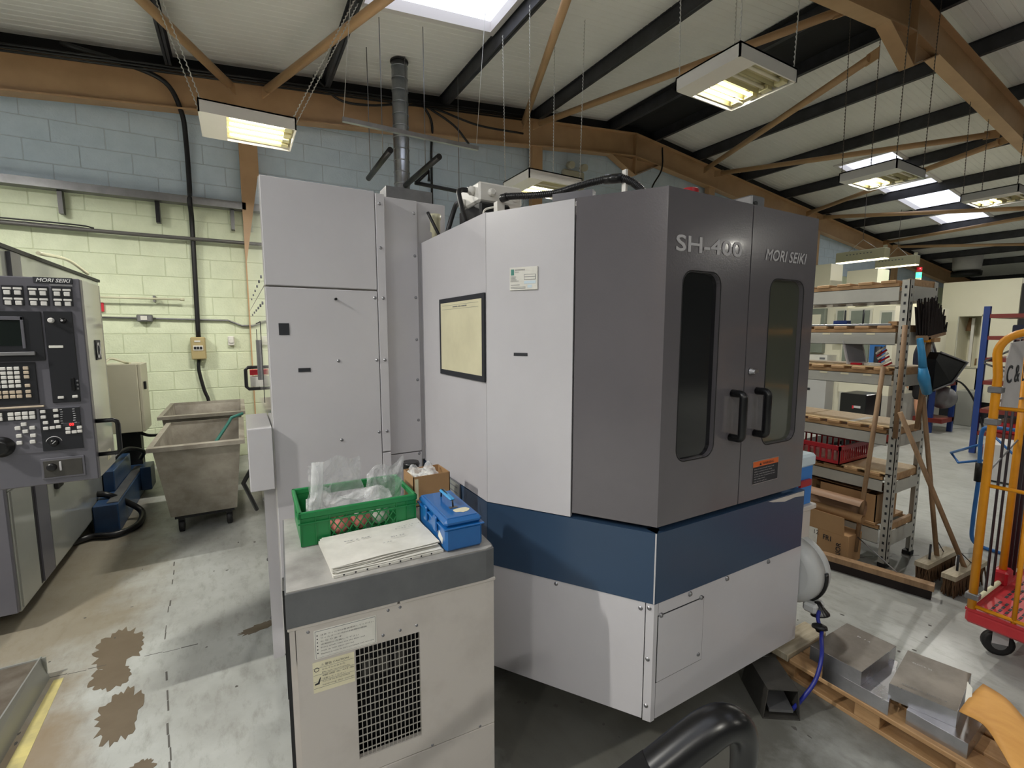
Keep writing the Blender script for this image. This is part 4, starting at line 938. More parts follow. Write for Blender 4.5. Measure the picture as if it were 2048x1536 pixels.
text('bag_print','GRG P',(.62,1.80,1.016),(1,.25,0),(0,1,.1),.05,.012,'ink',bpy.data.objects['parts_bag'])
t=tag(MB().lathe((.62,1.95,.9),(0,0,1),[(0,.03),(.1,.03),(.13,.04),(.14,.035)],14).build('round_knob','black_plastic'),'black round knob standing behind the small cardboard box','fitting')  # plain black round knob, purpose unknown
# ================================================================== LATHE + CONSOLE (left)
XL=-1.075
l=thing('lathe','grey enclosed lathe along the left edge of the photo with a hanging console','machine',(-1.8,4.4,0))
MB().prism([(XL,3.34),(XL,5.64),(-3.2,5.64),(-3.2,3.34)],.78,2.05).build('upper_body','lathe_light',l)
MB().prism([(XL,3.34),(XL,5.64),(-3.2,5.64),(-3.2,3.34)],.125,.775).build('lower_body','lathe_light',l)
MB().prism([(-1.2,3.6),(-1.2,5.4),(-3.1,5.4),(-3.1,3.6)],0,.125).build('plinth','black_rubber',l)
MB().bbox((-3.2,3.31,.13),(XL-.003,3.34,2.0),.004).build('front_panel','lathe_grey',l)
MB().box((XL,3.36,.14),(XL+.006,3.62,.775)).build('side_panel','lathe_light',l)
MB().box((XL,3.66,.14),(XL+.012,3.84,.775)).build('dark_strip','lathe_grey',l)
MB().box((XL+.001,3.63,.14),(XL+.004,3.66,.775)).build('joint','dark_seam',l)
MB().box((XL,3.87,.14),(XL+.006,5.62,.775)).build('side_panel','lathe_light',l)
MB().box((XL-.03,3.3,2.05),(XL+.012,5.66,2.072)).build('roof_rail','black_rubber',l)
MB().box((XL,3.66,.80),(XL+.02,3.80,2.04)).build('dark_post','lathe_grey',l)
MB().bbox((XL+.006,3.98,.60),(XL+.03,4.08,.70),.005).build('latch','black_plastic',l)
MB().tube(smooth_path([(-1.03,4.0,2.08),(-1.1,4.9,2.15),(-1.05,5.2,2.08)]),.012,8).build('cream_hose','pale_pipe',l)
# console
XP,YP,YB=-.47,2.209,2.48
p=thing('control_console','dark grey control console with keys, dark screen and dial, left edge','console',(-.78,2.35,1.06))
MB().bbox((-1.05,YP,1.066),(XP,YP+.03,1.785),.003).build('fascia','lathe_grey',p)
MB().box((-1.05,YP+.03,1.066),(XP-.002,YB,1.783)).build('case','lathe_grey',p)
MB().box((XP-.002,YP+.03,1.066),(XP,YB,1.783)).build('gloss_side','lathe_side',p)
MB().box((-.9,YP+.1,1.78),(-.8,YB,ceilz(-1)-.6)).build('support_post','lathe_grey',p)
MB().bbox((XP-.02,YB-.012,1.07),(XP+.001,YB+.0,1.785),.004).build('edge_seal','lathe_side',p)
yb=YP
def pb(name,x0,x1,z0,z1,mm,d=.004,par=p): return MB().bbox((x0,yb-d,z0),(x1,yb,z1),min(.0012,d*.4)).build(name,mm,par)
np_=pb('name_plate',-.589,-.488,1.766,1.786,'ink',.002)
text('name_lettering','MORI SEIKI',(-.581,yb-.0022,1.770),(1,0,0),(0,0,1),.088,.012,'white_letter',np_,shear=.3,bold=.03)
pb('strip_plate',-.549,-.489,1.757,1.764,'steel_dull',.002)
for gx in (-.668,-.606,-.545,-.730,-.792):
    kp=pb('key_block',gx,gx+.053,1.69,1.755,'panel_black',.003)
    for r_ in range(2):
        for c_ in range(2):
            x=gx+.004+c_*.0255; z=1.722-r_*.034
            pb('key_caption',x-.001,x+.021,z+.019,z+.026,'key',.0045,kp); pb('key',x+.002,x+.018,z+.002,z+.016,'key',.007,kp)
sc_=pb('screen_bezel',-.95,-.578,1.503,1.670,'panel_black',.005)
pb('screen',-.92,-.630,1.553,1.640,'screen',.006,sc_)
pb('bezel_frame',-.630,-.622,1.545,1.652,'lathe_grey',.009,sc_); pb('bezel_frame',-.93,-.622,1.640,1.652,'lathe_grey',.009,sc_); pb('bezel_frame',-.93,-.60,1.522,1.534,'steel_dull',.016,sc_)
bk=pb('switch_panel',-.572,-.498,1.354,1.671,'panel_black',.003)
for x,z,mm_ in ((-.553,1.640,'key'),(-.523,1.640,'black_plastic')): MB().lathe((x,yb-.003,z),(0,-1,0),[(0,.009),(.006,.009),(.007,.006),(.014,.006)],14).build('knob',mm_,bk)
MB().lathe((-.523,yb-.016,1.640),(0,-1,0),[(0,.0035),(.002,.0035)],10).build('knob_mark','letter_grey',bk)
pb('white_tape',-.567,-.529,1.545,1.554,'paper',.004,bk); pb('toggle_strip',-.518,-.509,1.395,1.44,'black_plastic',.01,bk)
for k_ in range(3): pb('socket',-.505,-.499,1.397+k_*.014,1.404+k_*.014,'steel_dull',.005,bk)
pb('push_button',-.557,-.541,1.368,1.377,'key',.007,bk); pb('push_button',-.519,-.504,1.369,1.378,'key',.007,bk)
kb=pb('keyboard_panel',-.95,-.606,1.354,1.498,'panel_black',.005)
for r_ in range(7):
    for c_ in range(10):
        if c_==0 and r_ in(3,): continue
        x=-.636-.0165*c_-(0.006 if c_ else 0)+.0; z=1.473-r_*.0148-(.006 if r_>4 else 0)
        pb('key',x,x+.0135,z,z+.011,'key_beige' if c_==0 or r_>4 else 'key',.0085,kb)
pb('ledge',-.95,-.594,1.343,1.349,'key_beige',.008)
lowp=pb('lower_panel',-1.0,-.502,1.183,1.338,'lathe_grey',.002)
lb=pb('black_field',-.610,-.503,1.186,1.335,'panel_black',.0035,p)
lb2=pb('black_field',-.79,-.616,1.300,1.336,'panel_black',.0035,p)
for r_ in range(2):
    for c_ in range(8): x=-.634-c_*.0175-(.01 if c_>3 else 0); pb('key',x,x+.0145,1.318-r_*.0145,1.330-r_*.0145,'key',.007,lb2)
for x,z in ((-.606,1.322),(-.573,1.324),(-.606,1.303),(-.573,1.304),(-.602,1.283),(-.573,1.284),(-.603,1.263),(-.586,1.264),(-.570,1.265),(-.546,1.256),(-.515,1.258),(-.546,1.243),(-.530,1.243),(-.515,1.244)): pb('key',x,x+.0135,z-.001,z+.0095,'key',.0075,lb)
for x,z in ((-.673,1.289),(-.657,1.301),(-.637,1.287),(-.672,1.262),(-.637,1.26),(-.655,1.276),(-.673,1.238),(-.640,1.238)): pb('key',x,x+.014,z-.02,z-.008,'key',.0075,lowp)
for k_ in range(14): x=-.556+(k_%2)*.034+R.uniform(-.002,.002); pb('indicator',x,x+.007,1.328-(k_//2)*.008,1.330-(k_//2)*.008,'letter_grey',.0045,lb)
ds=pb('display',-.553,-.505,1.268,1.281,'ink',.005,lb)
text('display_digits','00',(-.534,yb-.0052,1.2705),(1,0,0),(0,0,1),.012,.009,'led',ds)
MB().lathe((-.579,yb-.003,1.215),(0,-1,0),[(0,.013),(.01,.012),(.014,.006)],16).build('override_dial','black_plastic',lb)
MB().tube(arc((-.579,yb-.0045,1.215),(1,0,0),(0,0,1),.021,.2,2.95,12),.0012,4).build('dial_scale','letter_grey',lb)
MB().obox((-.576,yb-.018,1.218),(1,0,1),(0,1,0),(1,0,-1),.014,.002,.002).build('dial_pointer','letter_grey',lb)
MB().lathe((-.712,yb,1.215),(0,-1,0),[(0,.035),(.006,.035),(.007,.028),(.022,.027),(.026,.02)],24).build('handwheel','black_plastic',p)
bp_=pb('lower_plate',-.620,-.504,1.086,1.160,'lathe_grey',.004); pb('inset',-.614,-.510,1.092,1.152,'pedal',.005,bp_)
MB().lathe((-.592,yb-.004,1.128),(0,-1,0),[(0,.014),(.008,.013),(.009,.008)],14).build('connector','black_plastic',bp_); pb('slot',-.572,-.566,1.113,1.146,'letter_grey',.007,bp_)
# badge and handle on the side
bd=MB().box((XP-.001,2.33,1.495),(XP+.003,2.40,1.57)).build('badge','ink',p)
text('badge_mark','CX',(XP+.0032,2.335,1.502),(0,1,0),(0,0,1),.06,.058,'white_letter',bd,shear=.2,bold=.03)
MB().tube([(XP,2.24,1.275),(XP+.05,2.24,1.275)]+[(XP+.06,2.24,1.268),(XP+.062,2.24,1.258)]+[(XP+.062,2.24,1.165),(XP+.055,2.24,1.15),(XP,2.24,1.15)],.008,10).build('side_handle','black_plastic',p)
for k_ in range(3): MB().box((XP-.001,2.36+k_*.018,1.10),(XP+.002,2.37+k_*.018,1.135)).build('vent_slot','paper_old',p)
# electric cabinet behind
t=thing('electrical_cabinet','beige wall cabinet with key lock behind the lathe, loose wires on top','cabinet',(-1.0,6.1,.6))
MB().bbox((-1.155,5.9,.60),(-.89,6.3,1.285),.006).build('body','box_beige',t)
MB().bbox((-.889,5.91,.60),(-.862,6.29,1.28),.004).build('door','box_beige',t)
MB().bbox((-.862,6.0,1.02),(-.84,6.05,1.10),.004).build('lock','black_plastic',t)
MB().tube(smooth_path([(-1.15,5.95,1.29),(-1.1,6.0,1.34),(-1.0,6.02,1.30),(-.95,5.98,1.29)]),.012,6).build('loose_wire','pale_pipe',t)
MB().box((-1.12,6.06,0),(-.93,6.2,.60)).build('stand','black_rubber',t)
tag(MB().tube(smooth_path([(-.95,6.05,.58),(-.85,6.1,.52),(-.7,6.3,.50),(-.5,6.4,.52)]),.016,6).build('floor_cable','black_hose'),'black cable running from the beige cabinet toward the bins','cable')
# blue conveyor tank
t=thing('blue_coolant_tank','blue steel coolant tank and trough on the floor behind the lathe','tank',(-1.1,5.3,0))
MB().bbox((-1.065,4.72,.0),(-.905,6.05,.24),.008).build('trough','blue_steel',t)
MB().bbox((-1.062,5.10,.24),(-.985,5.80,.42),.006).build('upper_tank','blue_steel',t)
MB().bbox((-.905,5.7,.05),(-.82,5.95,.28),.006).build('motor_box','blue_steel',t)
MB().box((-.98,4.75,.24),(-.91,5.95,.248)).build('walkway_strip','steel_dull',t)
tag(MB().tube(smooth_path([(-1.3,4.4,.03),(-1.09,4.63,.03),(-.92,4.6,.03),(-.80,4.74,.03),(-.80,4.98,.06),(-.9,5.0,.16),(-1.0,4.9,.27),(-1.1,4.95,.28)]),.024,10).build('floor_hose','black_hose'),'thick black hose looping on the floor beside the blue tank','hose')
tag(MB().tube(smooth_path([(-1.04,5.35,.45),(-1.0,5.42,.50),(-.95,5.6,.50),(-.88,5.8,.42),(-.92,5.9,.33)]),.02,8).build('tank_hose','black_hose'),'black hose curling over the top of the blue tank','hose')
# skips
def skip(x0,x1,y0,y1,zr,bx0,bx1,by0,by1,zb,label):
    t=thing('wheeled_bin',label,'bin',((x0+x1)/2,(y0+y1)/2,0))
    rim=[(x0,y0),(x1,y0),(x1,y1),(x0,y1)]; bot=[(bx0,by0),(bx1,by0),(bx1,by1),(bx0,by1)]
    def inset(q,d): cx=sum(a[0] for a in q)/4; cy=sum(a[1] for a in q)/4; return [(a[0]+d*(1 if a[0]<cx else -1),a[1]+d*(1 if a[1]<cy else -1)) for a in q]
    V=[(a[0],a[1],zr) for a in inset(rim,.03)]+[(a[0],a[1],zb) for a in bot]+[(a[0],a[1],zr) for a in inset(rim,.036)]+[(a[0],a[1],zb+.02) for a in inset(bot,.01)]
    F=[(4+i,4+(i+1)%4,(i+1)%4,i) for i in range(4)]+[(7,6,5,4)]+[(8+i,8+(i+1)%4,12+(i+1)%4,12+i) for i in range(4)]+[(12,13,14,15)]
    MB().add(V,F).build('tub','skip',t)
    r_=MB(); ri=inset(rim,.04)
    for i in range(4):
        a,b_=rim[i],rim[(i+1)%4]; c_,d_=ri[(i+1)%4],ri[i]
        r_.slab([(a[0],a[1],zr-.025),(b_[0],b_[1],zr-.025),(c_[0],c_[1],zr-.02),(d_[0],d_[1],zr-.02)],(0,0,.03))
    r_.build('rim','skip',t)
    MB().box((bx0+.02,by0+.03,zb-.03),(bx1-.02,by1-.03,zb)).build('chassis','black_rubber',t)
    for x in (bx0+.06,bx1-.06):
        for y in(by0+.08,by1-.08):
            MB().lathe((x-.02,y,.05),(1,0,0),[(0,.04),(.004,.05),(.036,.05),(.04,.04)],14).build('castor','black_rubber',t)
            MB().box((x-.022,y-.02,.06),(x+.022,y+.02,zb-.03)).build('castor_fork','black_plastic',t)
    return t
skip(-.615,.0,4.14,5.27,.765,-.535,-.085,4.42,5.1,.15,'dirty grey tapered bin on castors, the nearer one')
skip(-.70,.02,5.42,6.45,.80,-.6,-.08,5.55,6.3,.15,'dirty grey tapered bin, the further one against the green wall')
tag(MB().tube([(-.003,4.75,.885),(-.09,4.7,.862),(-.115,4.68,.82),(-.215,4.5,.69),(-.32,4.4,.5)],.013,8).build('rake_handle','teal'),'green handle leaning out of the nearer grey bin','handle')
# drip tray on left floor
t=thing('drip_tray','low steel drip tray in the bottom left corner, dirty inside','tray',(-1.2,2.2,0))
MB().box((-1.7,1.3,.0),(-.86,2.83,.008)).build('base','tray_steel',t)
MB().slab([(-.845,2.83,.0),(-.875,1.3,.0),(-.905,1.3,.115),(-.865,2.83,.115)],(-.006,0,0)).build('side_lip','tray_side',t)
MB().box((-1.7,2.82,0),(-.85,2.83,.11)).build('end_lip','tray_side',t)
MB().slab([(-.87,2.82,.10),(-.91,1.3,.10),(-1.7,1.3,.10),(-1.7,2.82,.10)],(0,0,.004)).build('deck','tray_steel',t)
# ================================================================== SHELVING RACK (right)
RX,RY=3.72,1.36; RW,RLn=.43,1.75
rk=thing('shelving_rack','grey bolted shelving rack with wooden shelf boards right of the machine','shelving',(RX+.2,RY+.9,0))
def post(x,y,sx,sy):
    h=1.935; t_=.004; w_=.055
    pm=MB(); pm.box((x,y,0),(x+sx*w_,y+sy*t_,h)); pm.box((x,y,0),(x+sx*t_,y+sy*w_*.8,h)); o=pm.build('post','rack_grey',rk)
    hl=MB()
    for k_ in range(36):
        z=.06+k_*.052
        hl.box((x+sx*.022,y-sy*.0012,z),(x+sx*.036,y+sy*.001,z+.018)); hl.box((x-sx*.0012,y+sy*.016,z),(x+sx*.001,y+sy*.028,z+.018))
    hl.build('post_slots','ink',o,'stuff')
    MB().box((x-sx*.004,y-sy*.004,0),(x+sx*w_,y+sy*.045,.03)).build('post_foot','black_rubber',o)
for x,sx in((RX,1),(RX+RW,-1)):
    for y,sy in ((RY,1),(RY+RLn,-1)): post(x,y,sx,sy)
levels=[(1.80,1.895,0),(1.515,1.60,1),(1.245,1.32,1),(.842,.922,2),(.52,.602,2),(.155,.255,3)]
for i,(za,zb,kd) in enumerate(levels):
    if i==5:
        yA,yB=RY,RY+RLn
    for x,s in((RX-.004,-1),(RX+RW-.0,1)):
        bm_=MB(); bm_.box((x,RY+.055,za),(x+.004,RY+RLn-.055,zb)); bm_.box((x if s<0 else x-.03,RY+.055,zb-.004),(x+.034 if s<0 else x+.004,RY+RLn-.055,zb)); bm_.box((x if s<0 else x-.02,RY+.055,za),(x+.024 if s<0 else x+.004,RY+RLn-.055,za+.003)); bo=bm_.build('long_beam','rack_grey',rk)
        if s<0 and kd in (1,):
            for k_ in range(6): MB().box((x-.001,RY+.17+k_*.14,zb-.018),(x,RY+.22+k_*.14,zb-.006)).build('beam_sticker','paper_old',bo)
    for y in (RY-.003,RY+RLn): MB().box((RX+.055,y,za),(RX+RW-.055,y+.004,zb)).build('end_beam','rack_grey',rk)
    # slatted deck: front-to-back slats resting on beams + long edge rail + sheet boards
    rail=MB().box((RX+.002,RY+.06,zb),(RX+.03,RY+RLn-.06,zb+.022)).build('deck_rail','wood',rk)
    MB().box((RX+RW-.03,RY+.06,zb),(RX+RW-.004,RY+RLn-.06,zb+.022)).build('deck_rail','wood',rk)
    MB().box((RX+.03,RY+.008,zb-.0),(RX+RW-.03,RY+.03,zb+.045)).build('deck_rail','wood',rk)
    n=12
    for k_ in range(n):
        y=RY+.075+k_*(RLn-.15)/n
        MB().bbox((RX-.008,y,zb+.0222),(RX+RW-.006,y+.085,zb+.042),.003).build('deck_slat','wood',rk)
    if kd==2 or i==2:
        for a,b_ in ((.01,.6),(.61,1.2),(1.21,1.7)): MB().box((RX+.0,RY+a,zb+.0423),(RX+RW-.01,RY+b_,zb+.05)).build('board','osb',rk)
# items on the rack
zc=1.60+.0425
def onrack(name,label,cat,x0,x1,y0,y1,z,h,mm_,bev=.002): return tag(MB().bbox((x0,y0,z),(x1,y1,z+h),bev).build(name,mm_),label,cat)
onrack('alu_bar','long pale flat bar lying on the second shelf down, front edge','bar',RX+.01,RX+.06,1.45,2.05,zc,.014,'galv')
onrack('alu_bar','wide pale flat plate lying on the second shelf down behind the bars','plate',RX+.1,RX+.3,1.55,2.1,zc,.012,'letter_grey')
onrack('navy_carton','small dark blue carton on the second shelf down','box',RX+.07,RX+.13,1.74,1.83,zc+.013,.028,'rack_blue')
onrack('wood_offcut','short wood offcut on the second shelf down near the post','wood',RX+.02,RX+.08,1.42,1.47,zc,.028,'wood')
t=thing('tablet_screen','tilted tablet computer with silver frame on the third shelf down','monitor',(RX+.1,1.67,1.37))
A=Vector((RX+.03,1.69,1.373)); hx=Vector((.10,-.10,0)).normalized(); up=Vector((-.0,.42,1)).normalized()
hx=Vector((.18,-.10,0)).normalized(); up=Vector((-.16,.18,1)).normalized()
MB().obox(A+hx*.06+up*.085,hx,up,hx.cross(up),.14,.17,.014).build('body','letter_grey',t); MB().obox(A+hx*.06+up*.088+hx.cross(up)*.009,hx,up,hx.cross(up),.118,.14,.003).build('screen','screen_grey',t)
t=thing('striped_tape_bunch','bunch of red and white striped strips on the third shelf down','tape',(RX+.1,1.47,1.37))
for k_ in range(6):
    a=.3+k_*.12
    MB().obox((RX+.06,1.475+.008*k_,1.378+.02*k_),(0,math.cos(a),-.6),(1,0,0),(0,.4,1),.07,.012,.011).build('strip','red_plastic' if k_%2==0 else 'paper',t)
tag(MB().prism(blob(RX+.06,1.56,.03,.05,6,0,10,.2),1.3705,1.385).build('crumpled_tissue','paper'),'crumpled white tissue on the third shelf down','tissue')
tag(MB().bbox((RX+.03,1.62,1.3705),(RX+.07,1.68,1.385),.003).build('small_carton','tape_red'),'small red carton on the third shelf down by the tablet','box')
tag(MB().box((RX+.02,1.62,.9722),(RX+.3,1.66,.9735)).build('paper_strip','paper'),'strip of white paper lying on the fourth shelf board','paper')
# red crate on 5th level
t=thing('red_crate','red slotted plastic crate sticking out over the lower shelf','crate',(RX+.1,1.9,.66))
q0,q1,r0,r1=RX-.06,RX+.38,1.66,2.25; zb=.653; zt=.79
MB().box((q0,r0,zb),(q1,r1,zb+.008)).build('base','red_plastic',t)
for (a,b_,c_,d_) in ((q0,q0+.006,r0,r1),(q1-.006,q1,r0,r1),(q0,q1,r0,r0+.006),(q0,q1,r1-.006,r1)):
    sw=MB(); sw.box((a,c_,zb),(b_,d_,zb+.03)); sw.box((a-.004,c_-.004,zt-.03),(b_+.004,d_+.004,zt)); 
    n=14
    for k_ in range(n+1):
        if b_-a<.01: y=c_+(d_-c_-.01)*k_/n; sw.box((a,y,zb+.03),(b_,y+.012,zt-.03))
        else: x=a+(b_-a-.01)*k_/n; sw.box((x,c_,zb+.03),(x+.012,d_,zt-.03))
    sw.build('wall','red_plastic',t)
# cardboard on bottom shelf and floor
zz_=.255+.0425
t=thing('flat_carton','large open cardboard carton standing on the bottom shelf','box',(RX+.2,1.75,zz_))
MB().box((RX-.0,1.44,zz_),(RX+.006,1.80,zz_+.19)).build('side','card',t); MB().box((RX+.3,1.44,zz_),(RX+.306,1.9,zz_+.19)).build('side','card',t); MB().box((RX,1.44,zz_),(RX+.3,1.446,zz_+.19)).build('side','card',t); MB().box((RX+.01,1.45,zz_),(RX+.3,1.9,zz_+.05)).build('packing','kraft',t)
MB().slab([(RX+.03,1.5,zz_+.19),(RX+.28,1.5,zz_+.21),(RX+.28,2.0,zz_+.22),(RX+.03,2.0,zz_+.2)],(0,0,.004)).build('flap','card_dark',t)
tag(MB().bbox((RX,1.86,zz_),(RX+.3,2.3,zz_+.19),.003).build('carton','card'),'closed cardboard carton further back on the bottom shelf','box')
t=thing('paper_roll','roll of brown kraft paper draped over the carton beside the rack','paper roll',(3.6,1.65,.35))
kr=MB(); 
def kf(u,v):
    a=-1.9+u*4.6; r_=.055+.012*u; return Vector((3.615-math.cos(a)*r_*-1*.9, 1.47+v*.40, .40+math.sin(a)*r_))
kr.grid(kf,16,2); kr.build('outer_wrap','kraft',t)
MB().tube([(3.60,1.46,.335),(3.60,1.9,.335)],.03,14,False).build('core','card',t)
t=thing('branded_carton','cardboard carton on the floor printed with black letters, in front of the rack','box',(3.6,1.65,0))
MB().bbox((3.52,1.50,.012),(3.70,1.86,.215),.003).build('carton','card',t)
MB().slab([(3.515,1.53,.21),(3.515,1.95,.21),(3.50,1.95,.34),(3.50,1.53,.34)],(.004,0,0)).build('flap','card',t)
text('print','RIOR',(3.5185,1.545,.05),(0,0,1),(0,1,0),.10,.03,'ink',t,bold=.03); text('print','FR1',(3.5185,1.66,.14),(0,-1,0),(0,0,1),.05,.035,'ink',t,bold=.03)
MB().box((3.5165,1.70,.04),(3.5198,1.86,.2)).build('white_label','paper',t); text('print','12',(3.516,1.72,.16),(0,-1,0),(0,0,1),.03,.03,'ink',t)
# brooms
def stick(mb,a,b_,r=.0125): mb.tube([a,b_],r,10)
t=thing('floor_squeegee','wide brown wooden broom head on the floor with its long handle leaning on the rack','broom',(3.5,1.3,0))
d=Vector((.24,-.60,0)).normalized()
MB().obox((3.46,1.36,.074),(.12,-.5,0),(.5,.12,0),(0,0,1),.66,.06,.035).build('head','old_wood',t); MB().obox((3.46,1.36,.029),(.12,-.5,0),(.5,.12,0),(0,0,1),.64,.05,.056).build('bristles','bristle',t)
s_=MB(); stick(s_,(3.62,1.50,.09),(3.70,1.46,1.372),.014); s_.build('handle','old_wood',t); s_=MB(); stick(s_,(3.62,1.50,.2),(3.52,1.22,.09),.004); s_.build('stay_wire','steel_dull',t)
t=tag((lambda s_:(stick(s_,(3.675,1.352,1.645),(3.675,1.352,.91),.014),s_.build('broom_stick','old_wood'))[1])(MB()),'dark wooden broom stick standing against the front post of the rack','stick')
def pushbroom(hc,hd,top,label,seed):
    t=thing('push_broom',label,'broom',(hc[0],hc[1],0)); hc=Vector(hc); hd=Vector(hd).normalized(); n=Vector((-hd.y,hd.x,0))
    MB().obox(hc+Vector((0,0,.125)),hd,n,(0,0,1),.44,.07,.03).build('head','pale_wood',t)
    br=MB(); rr=random.Random(seed); 
    br.slab([hc+hd*-.215+n*-.03+Vector((0,0,.11)),hc+hd*.215+n*-.03+Vector((0,0,.11)),hc+hd*.215+n*.03+Vector((0,0,.11)),hc+hd*-.215+n*.03+Vector((0,0,.11))],(0,0,0.001))
    for i in range(46):
        for j in range(6):
            p=hc+hd*(-.21+.42*i/45)+n*(-.028+.056*j/5)+Vector((0,0,.112)); q=p+hd*rr.uniform(-.012,.012)+n*rr.uniform(-.02,.02)+Vector((0,0,-.108)); br.tube([p,q],[.0045,.0035],4,False)
    br.build('bristles','bristle_tan',t,'stuff')
    s_=MB(); base=hc+Vector((0,0,.13)); stick(s_,base,top,.0135); s_.build('handle','old_wood',t)
    s_=MB(); tp=Vector(top); q=base+(tp-base)*.12; stick(s_,base+hd*-.11+Vector((0,0,.0)),base+hd*-.11+Vector((0,0,.11)),.006); stick(s_,base+hd*.11,q,.003); s_.build('bracket','ink',t)
pushbroom((3.90,1.15,0),(1,-.03,0),(3.949,1.32,1.178),'push broom with tan bristles nearer the rack post, its handle crossing behind the other',1)
pushbroom((3.86,1.0,0),(1,-.05,0),(3.64,1.325,1.09),'push broom with tan bristles beside the yellow cage, leaning left onto the rack',2)
t=thing('hanging_broom','dark bristled broom hung head up at the end of the rack','broom',(3.95,1.30,1.1))
br=MB(); rr=random.Random(3)
for i in range(34):
    for j in range(5):
        x=3.79+.27*i/33; p=Vector((x,1.27+.014*j,1.575+(.03*i/33))); q=Vector((x-.05+rr.uniform(-.03,.03),1.255+.018*j,1.79+rr.uniform(-.05,.03)-.13*max(0,(i-14)/20))); br.tube([p,q],[.006,.004],4,False)
br.build('bristles','bristle',t,'stuff')
MB().obox((3.925,1.30,1.58),(1,0,.12),(0,1,0),(0,0,1),.29,.06,.03).build('head','old_wood',t); s_=MB(); stick(s_,(3.95,1.315,1.58),(3.93,1.33,.95),.014); s_.build('handle','old_wood',t)
MB().bbox((3.80,1.27,1.535),(3.84,1.30,1.57),.003).build('clip','yellow_paint',t); MB().bbox((3.90,1.27,1.535),(3.99,1.30,1.565),.003).build('clip','wood',t)
t=thing('blue_hand_brush','bright blue hand brush hanging on the rack end','brush',(3.8,1.28,1.2))
MB().tube(smooth_path([(3.70,1.28,1.56),(3.725,1.27,1.47),(3.735,1.265,1.38)]),[.018]*5+[.02]*4+[.022]*4,10).build('handle','brush_blue',t) if False else MB().tube([(3.70,1.28,1.56),(3.72,1.27,1.47),(3.74,1.265,1.38)],[.016,.019,.022],10).build('handle','brush_blue',t)
MB().tube([(3.74,1.265,1.38),(3.77,1.265,1.31),(3.84,1.265,1.21)],[.022,.032,.026],10).build('brush_back','brush_blue',t)
br=MB()
for i in range(14):
    for j in range(4): p=Vector((3.75+.006*i,1.25+.01*j,1.35-.0105*i)); br.tube([p,p+Vector((.045,0,-.02+.002*i))],.004,4,False)
br.build('bristles','teal',t,'stuff')
t=thing('dustpan','black dustpan with pale edge hanging open beside the blue brush','dustpan',(4.05,1.25,1.3))
pc=Vector((4.02,1.22,1.36)); a_=Vector((.78,0,.40)).normalized(); b2=Vector((-.45,-.1,-.9)).normalized()
cs=[Vector((3.93,1.20,1.44)),Vector((4.12,1.10,1.40)),Vector((3.99,1.18,1.24)),Vector((3.90,1.24,1.23))]
cs=[Vector((3.885,1.25,1.425)),Vector((3.93,1.25,1.47)),Vector((4.16,1.18,1.40)),Vector((4.0,1.2,1.27)),Vector((3.88,1.25,1.225))]
MB().slab(cs,(.0,.05,.0)).build('pan','black_plastic',t)
MB().tube([cs[1]+Vector((0,-.006,0)),cs[2]+Vector((0,-.006,0)),cs[3]+Vector((0,-.006,0)),cs[4]+Vector((0,-.006,0))],.007,6).build('edge','steel_dull',t)
MB().tube([(3.93,1.27,1.47),(3.91,1.29,1.56)],.006,6).build('hanger','steel_dull',t)
# ================================================================== ROLL CAGE (right edge)
g=thing('roll_cage','yellow tubular roll cage on a red slotted plastic base at the right edge','trolley',(3.45,.4,0))
cx0,cx1,cy0,cy1=3.026,3.80,.05,.765
zb0,zb1=.185,.262
MB().bbox((cx0-.01,cy0,zb0),(cx1,cy1,zb1-.012),.012).build('base','red_base',g)
sl=MB()
nx,ny=14,26
for i in range(nx):
    for j in range(ny):
        if (i%5)==4: continue
        x=cx0+.05+(cx1-cx0-.1)*i/nx; y=cy0+.05+(cy1-cy0-.1)*j/ny
        sl.box((x,y,zb1-.013),(x+.035,y+.010,zb1-.0105))
sl.build('base_slots','ink',g,'stuff')
ed=MB(); ed.box((cx0-.01,cy0,zb1-.014),(cx0+.015,cy1,zb1)); ed.box((cx0,cy1-.03,zb1-.014),(cx1,cy1,zb1)); ed.build('base_edge','red_base',g)
def tube_(pts,r,mm_,name,n=10): return MB().tube(pts,r,n).build(name,mm_,g)
# near side frame in plane X=cx0
tube_([(cx0,.745,zb1)]+[(cx0,.745,1.40)]+arc((cx0,.655,1.50),(0,1,0),(0,0,1),.10,.0,math.pi/2,8)[0:]+[(cx0,.12,1.60)],.017,'yellow_paint','side_frame',12)
for z in (1.25,.88,.30-.025): tube_([(cx0,.745,z),(cx0,.07,z)],.009,'yellow_paint','cross_bar')
tube_([(cx0,.07,zb1),(cx0,.07,1.6)],.017,'yellow_paint','side_post',12)
tube_([(cx0,.615,1.25-.05) if False else (cx0,.60,.88),(cx0,.60,zb1)],.009,'yellow_paint','side_bar')
tube_([(cx0,.60,1.25),(cx0,.60,1.18)],.015,'yellow_paint','side_bar')
for z in (.31,1.17,1.32): MB().bbox((cx0-.022,.72,z),(cx0+.022,.77,z+.03),.004).build('clamp','steel_dull',g)
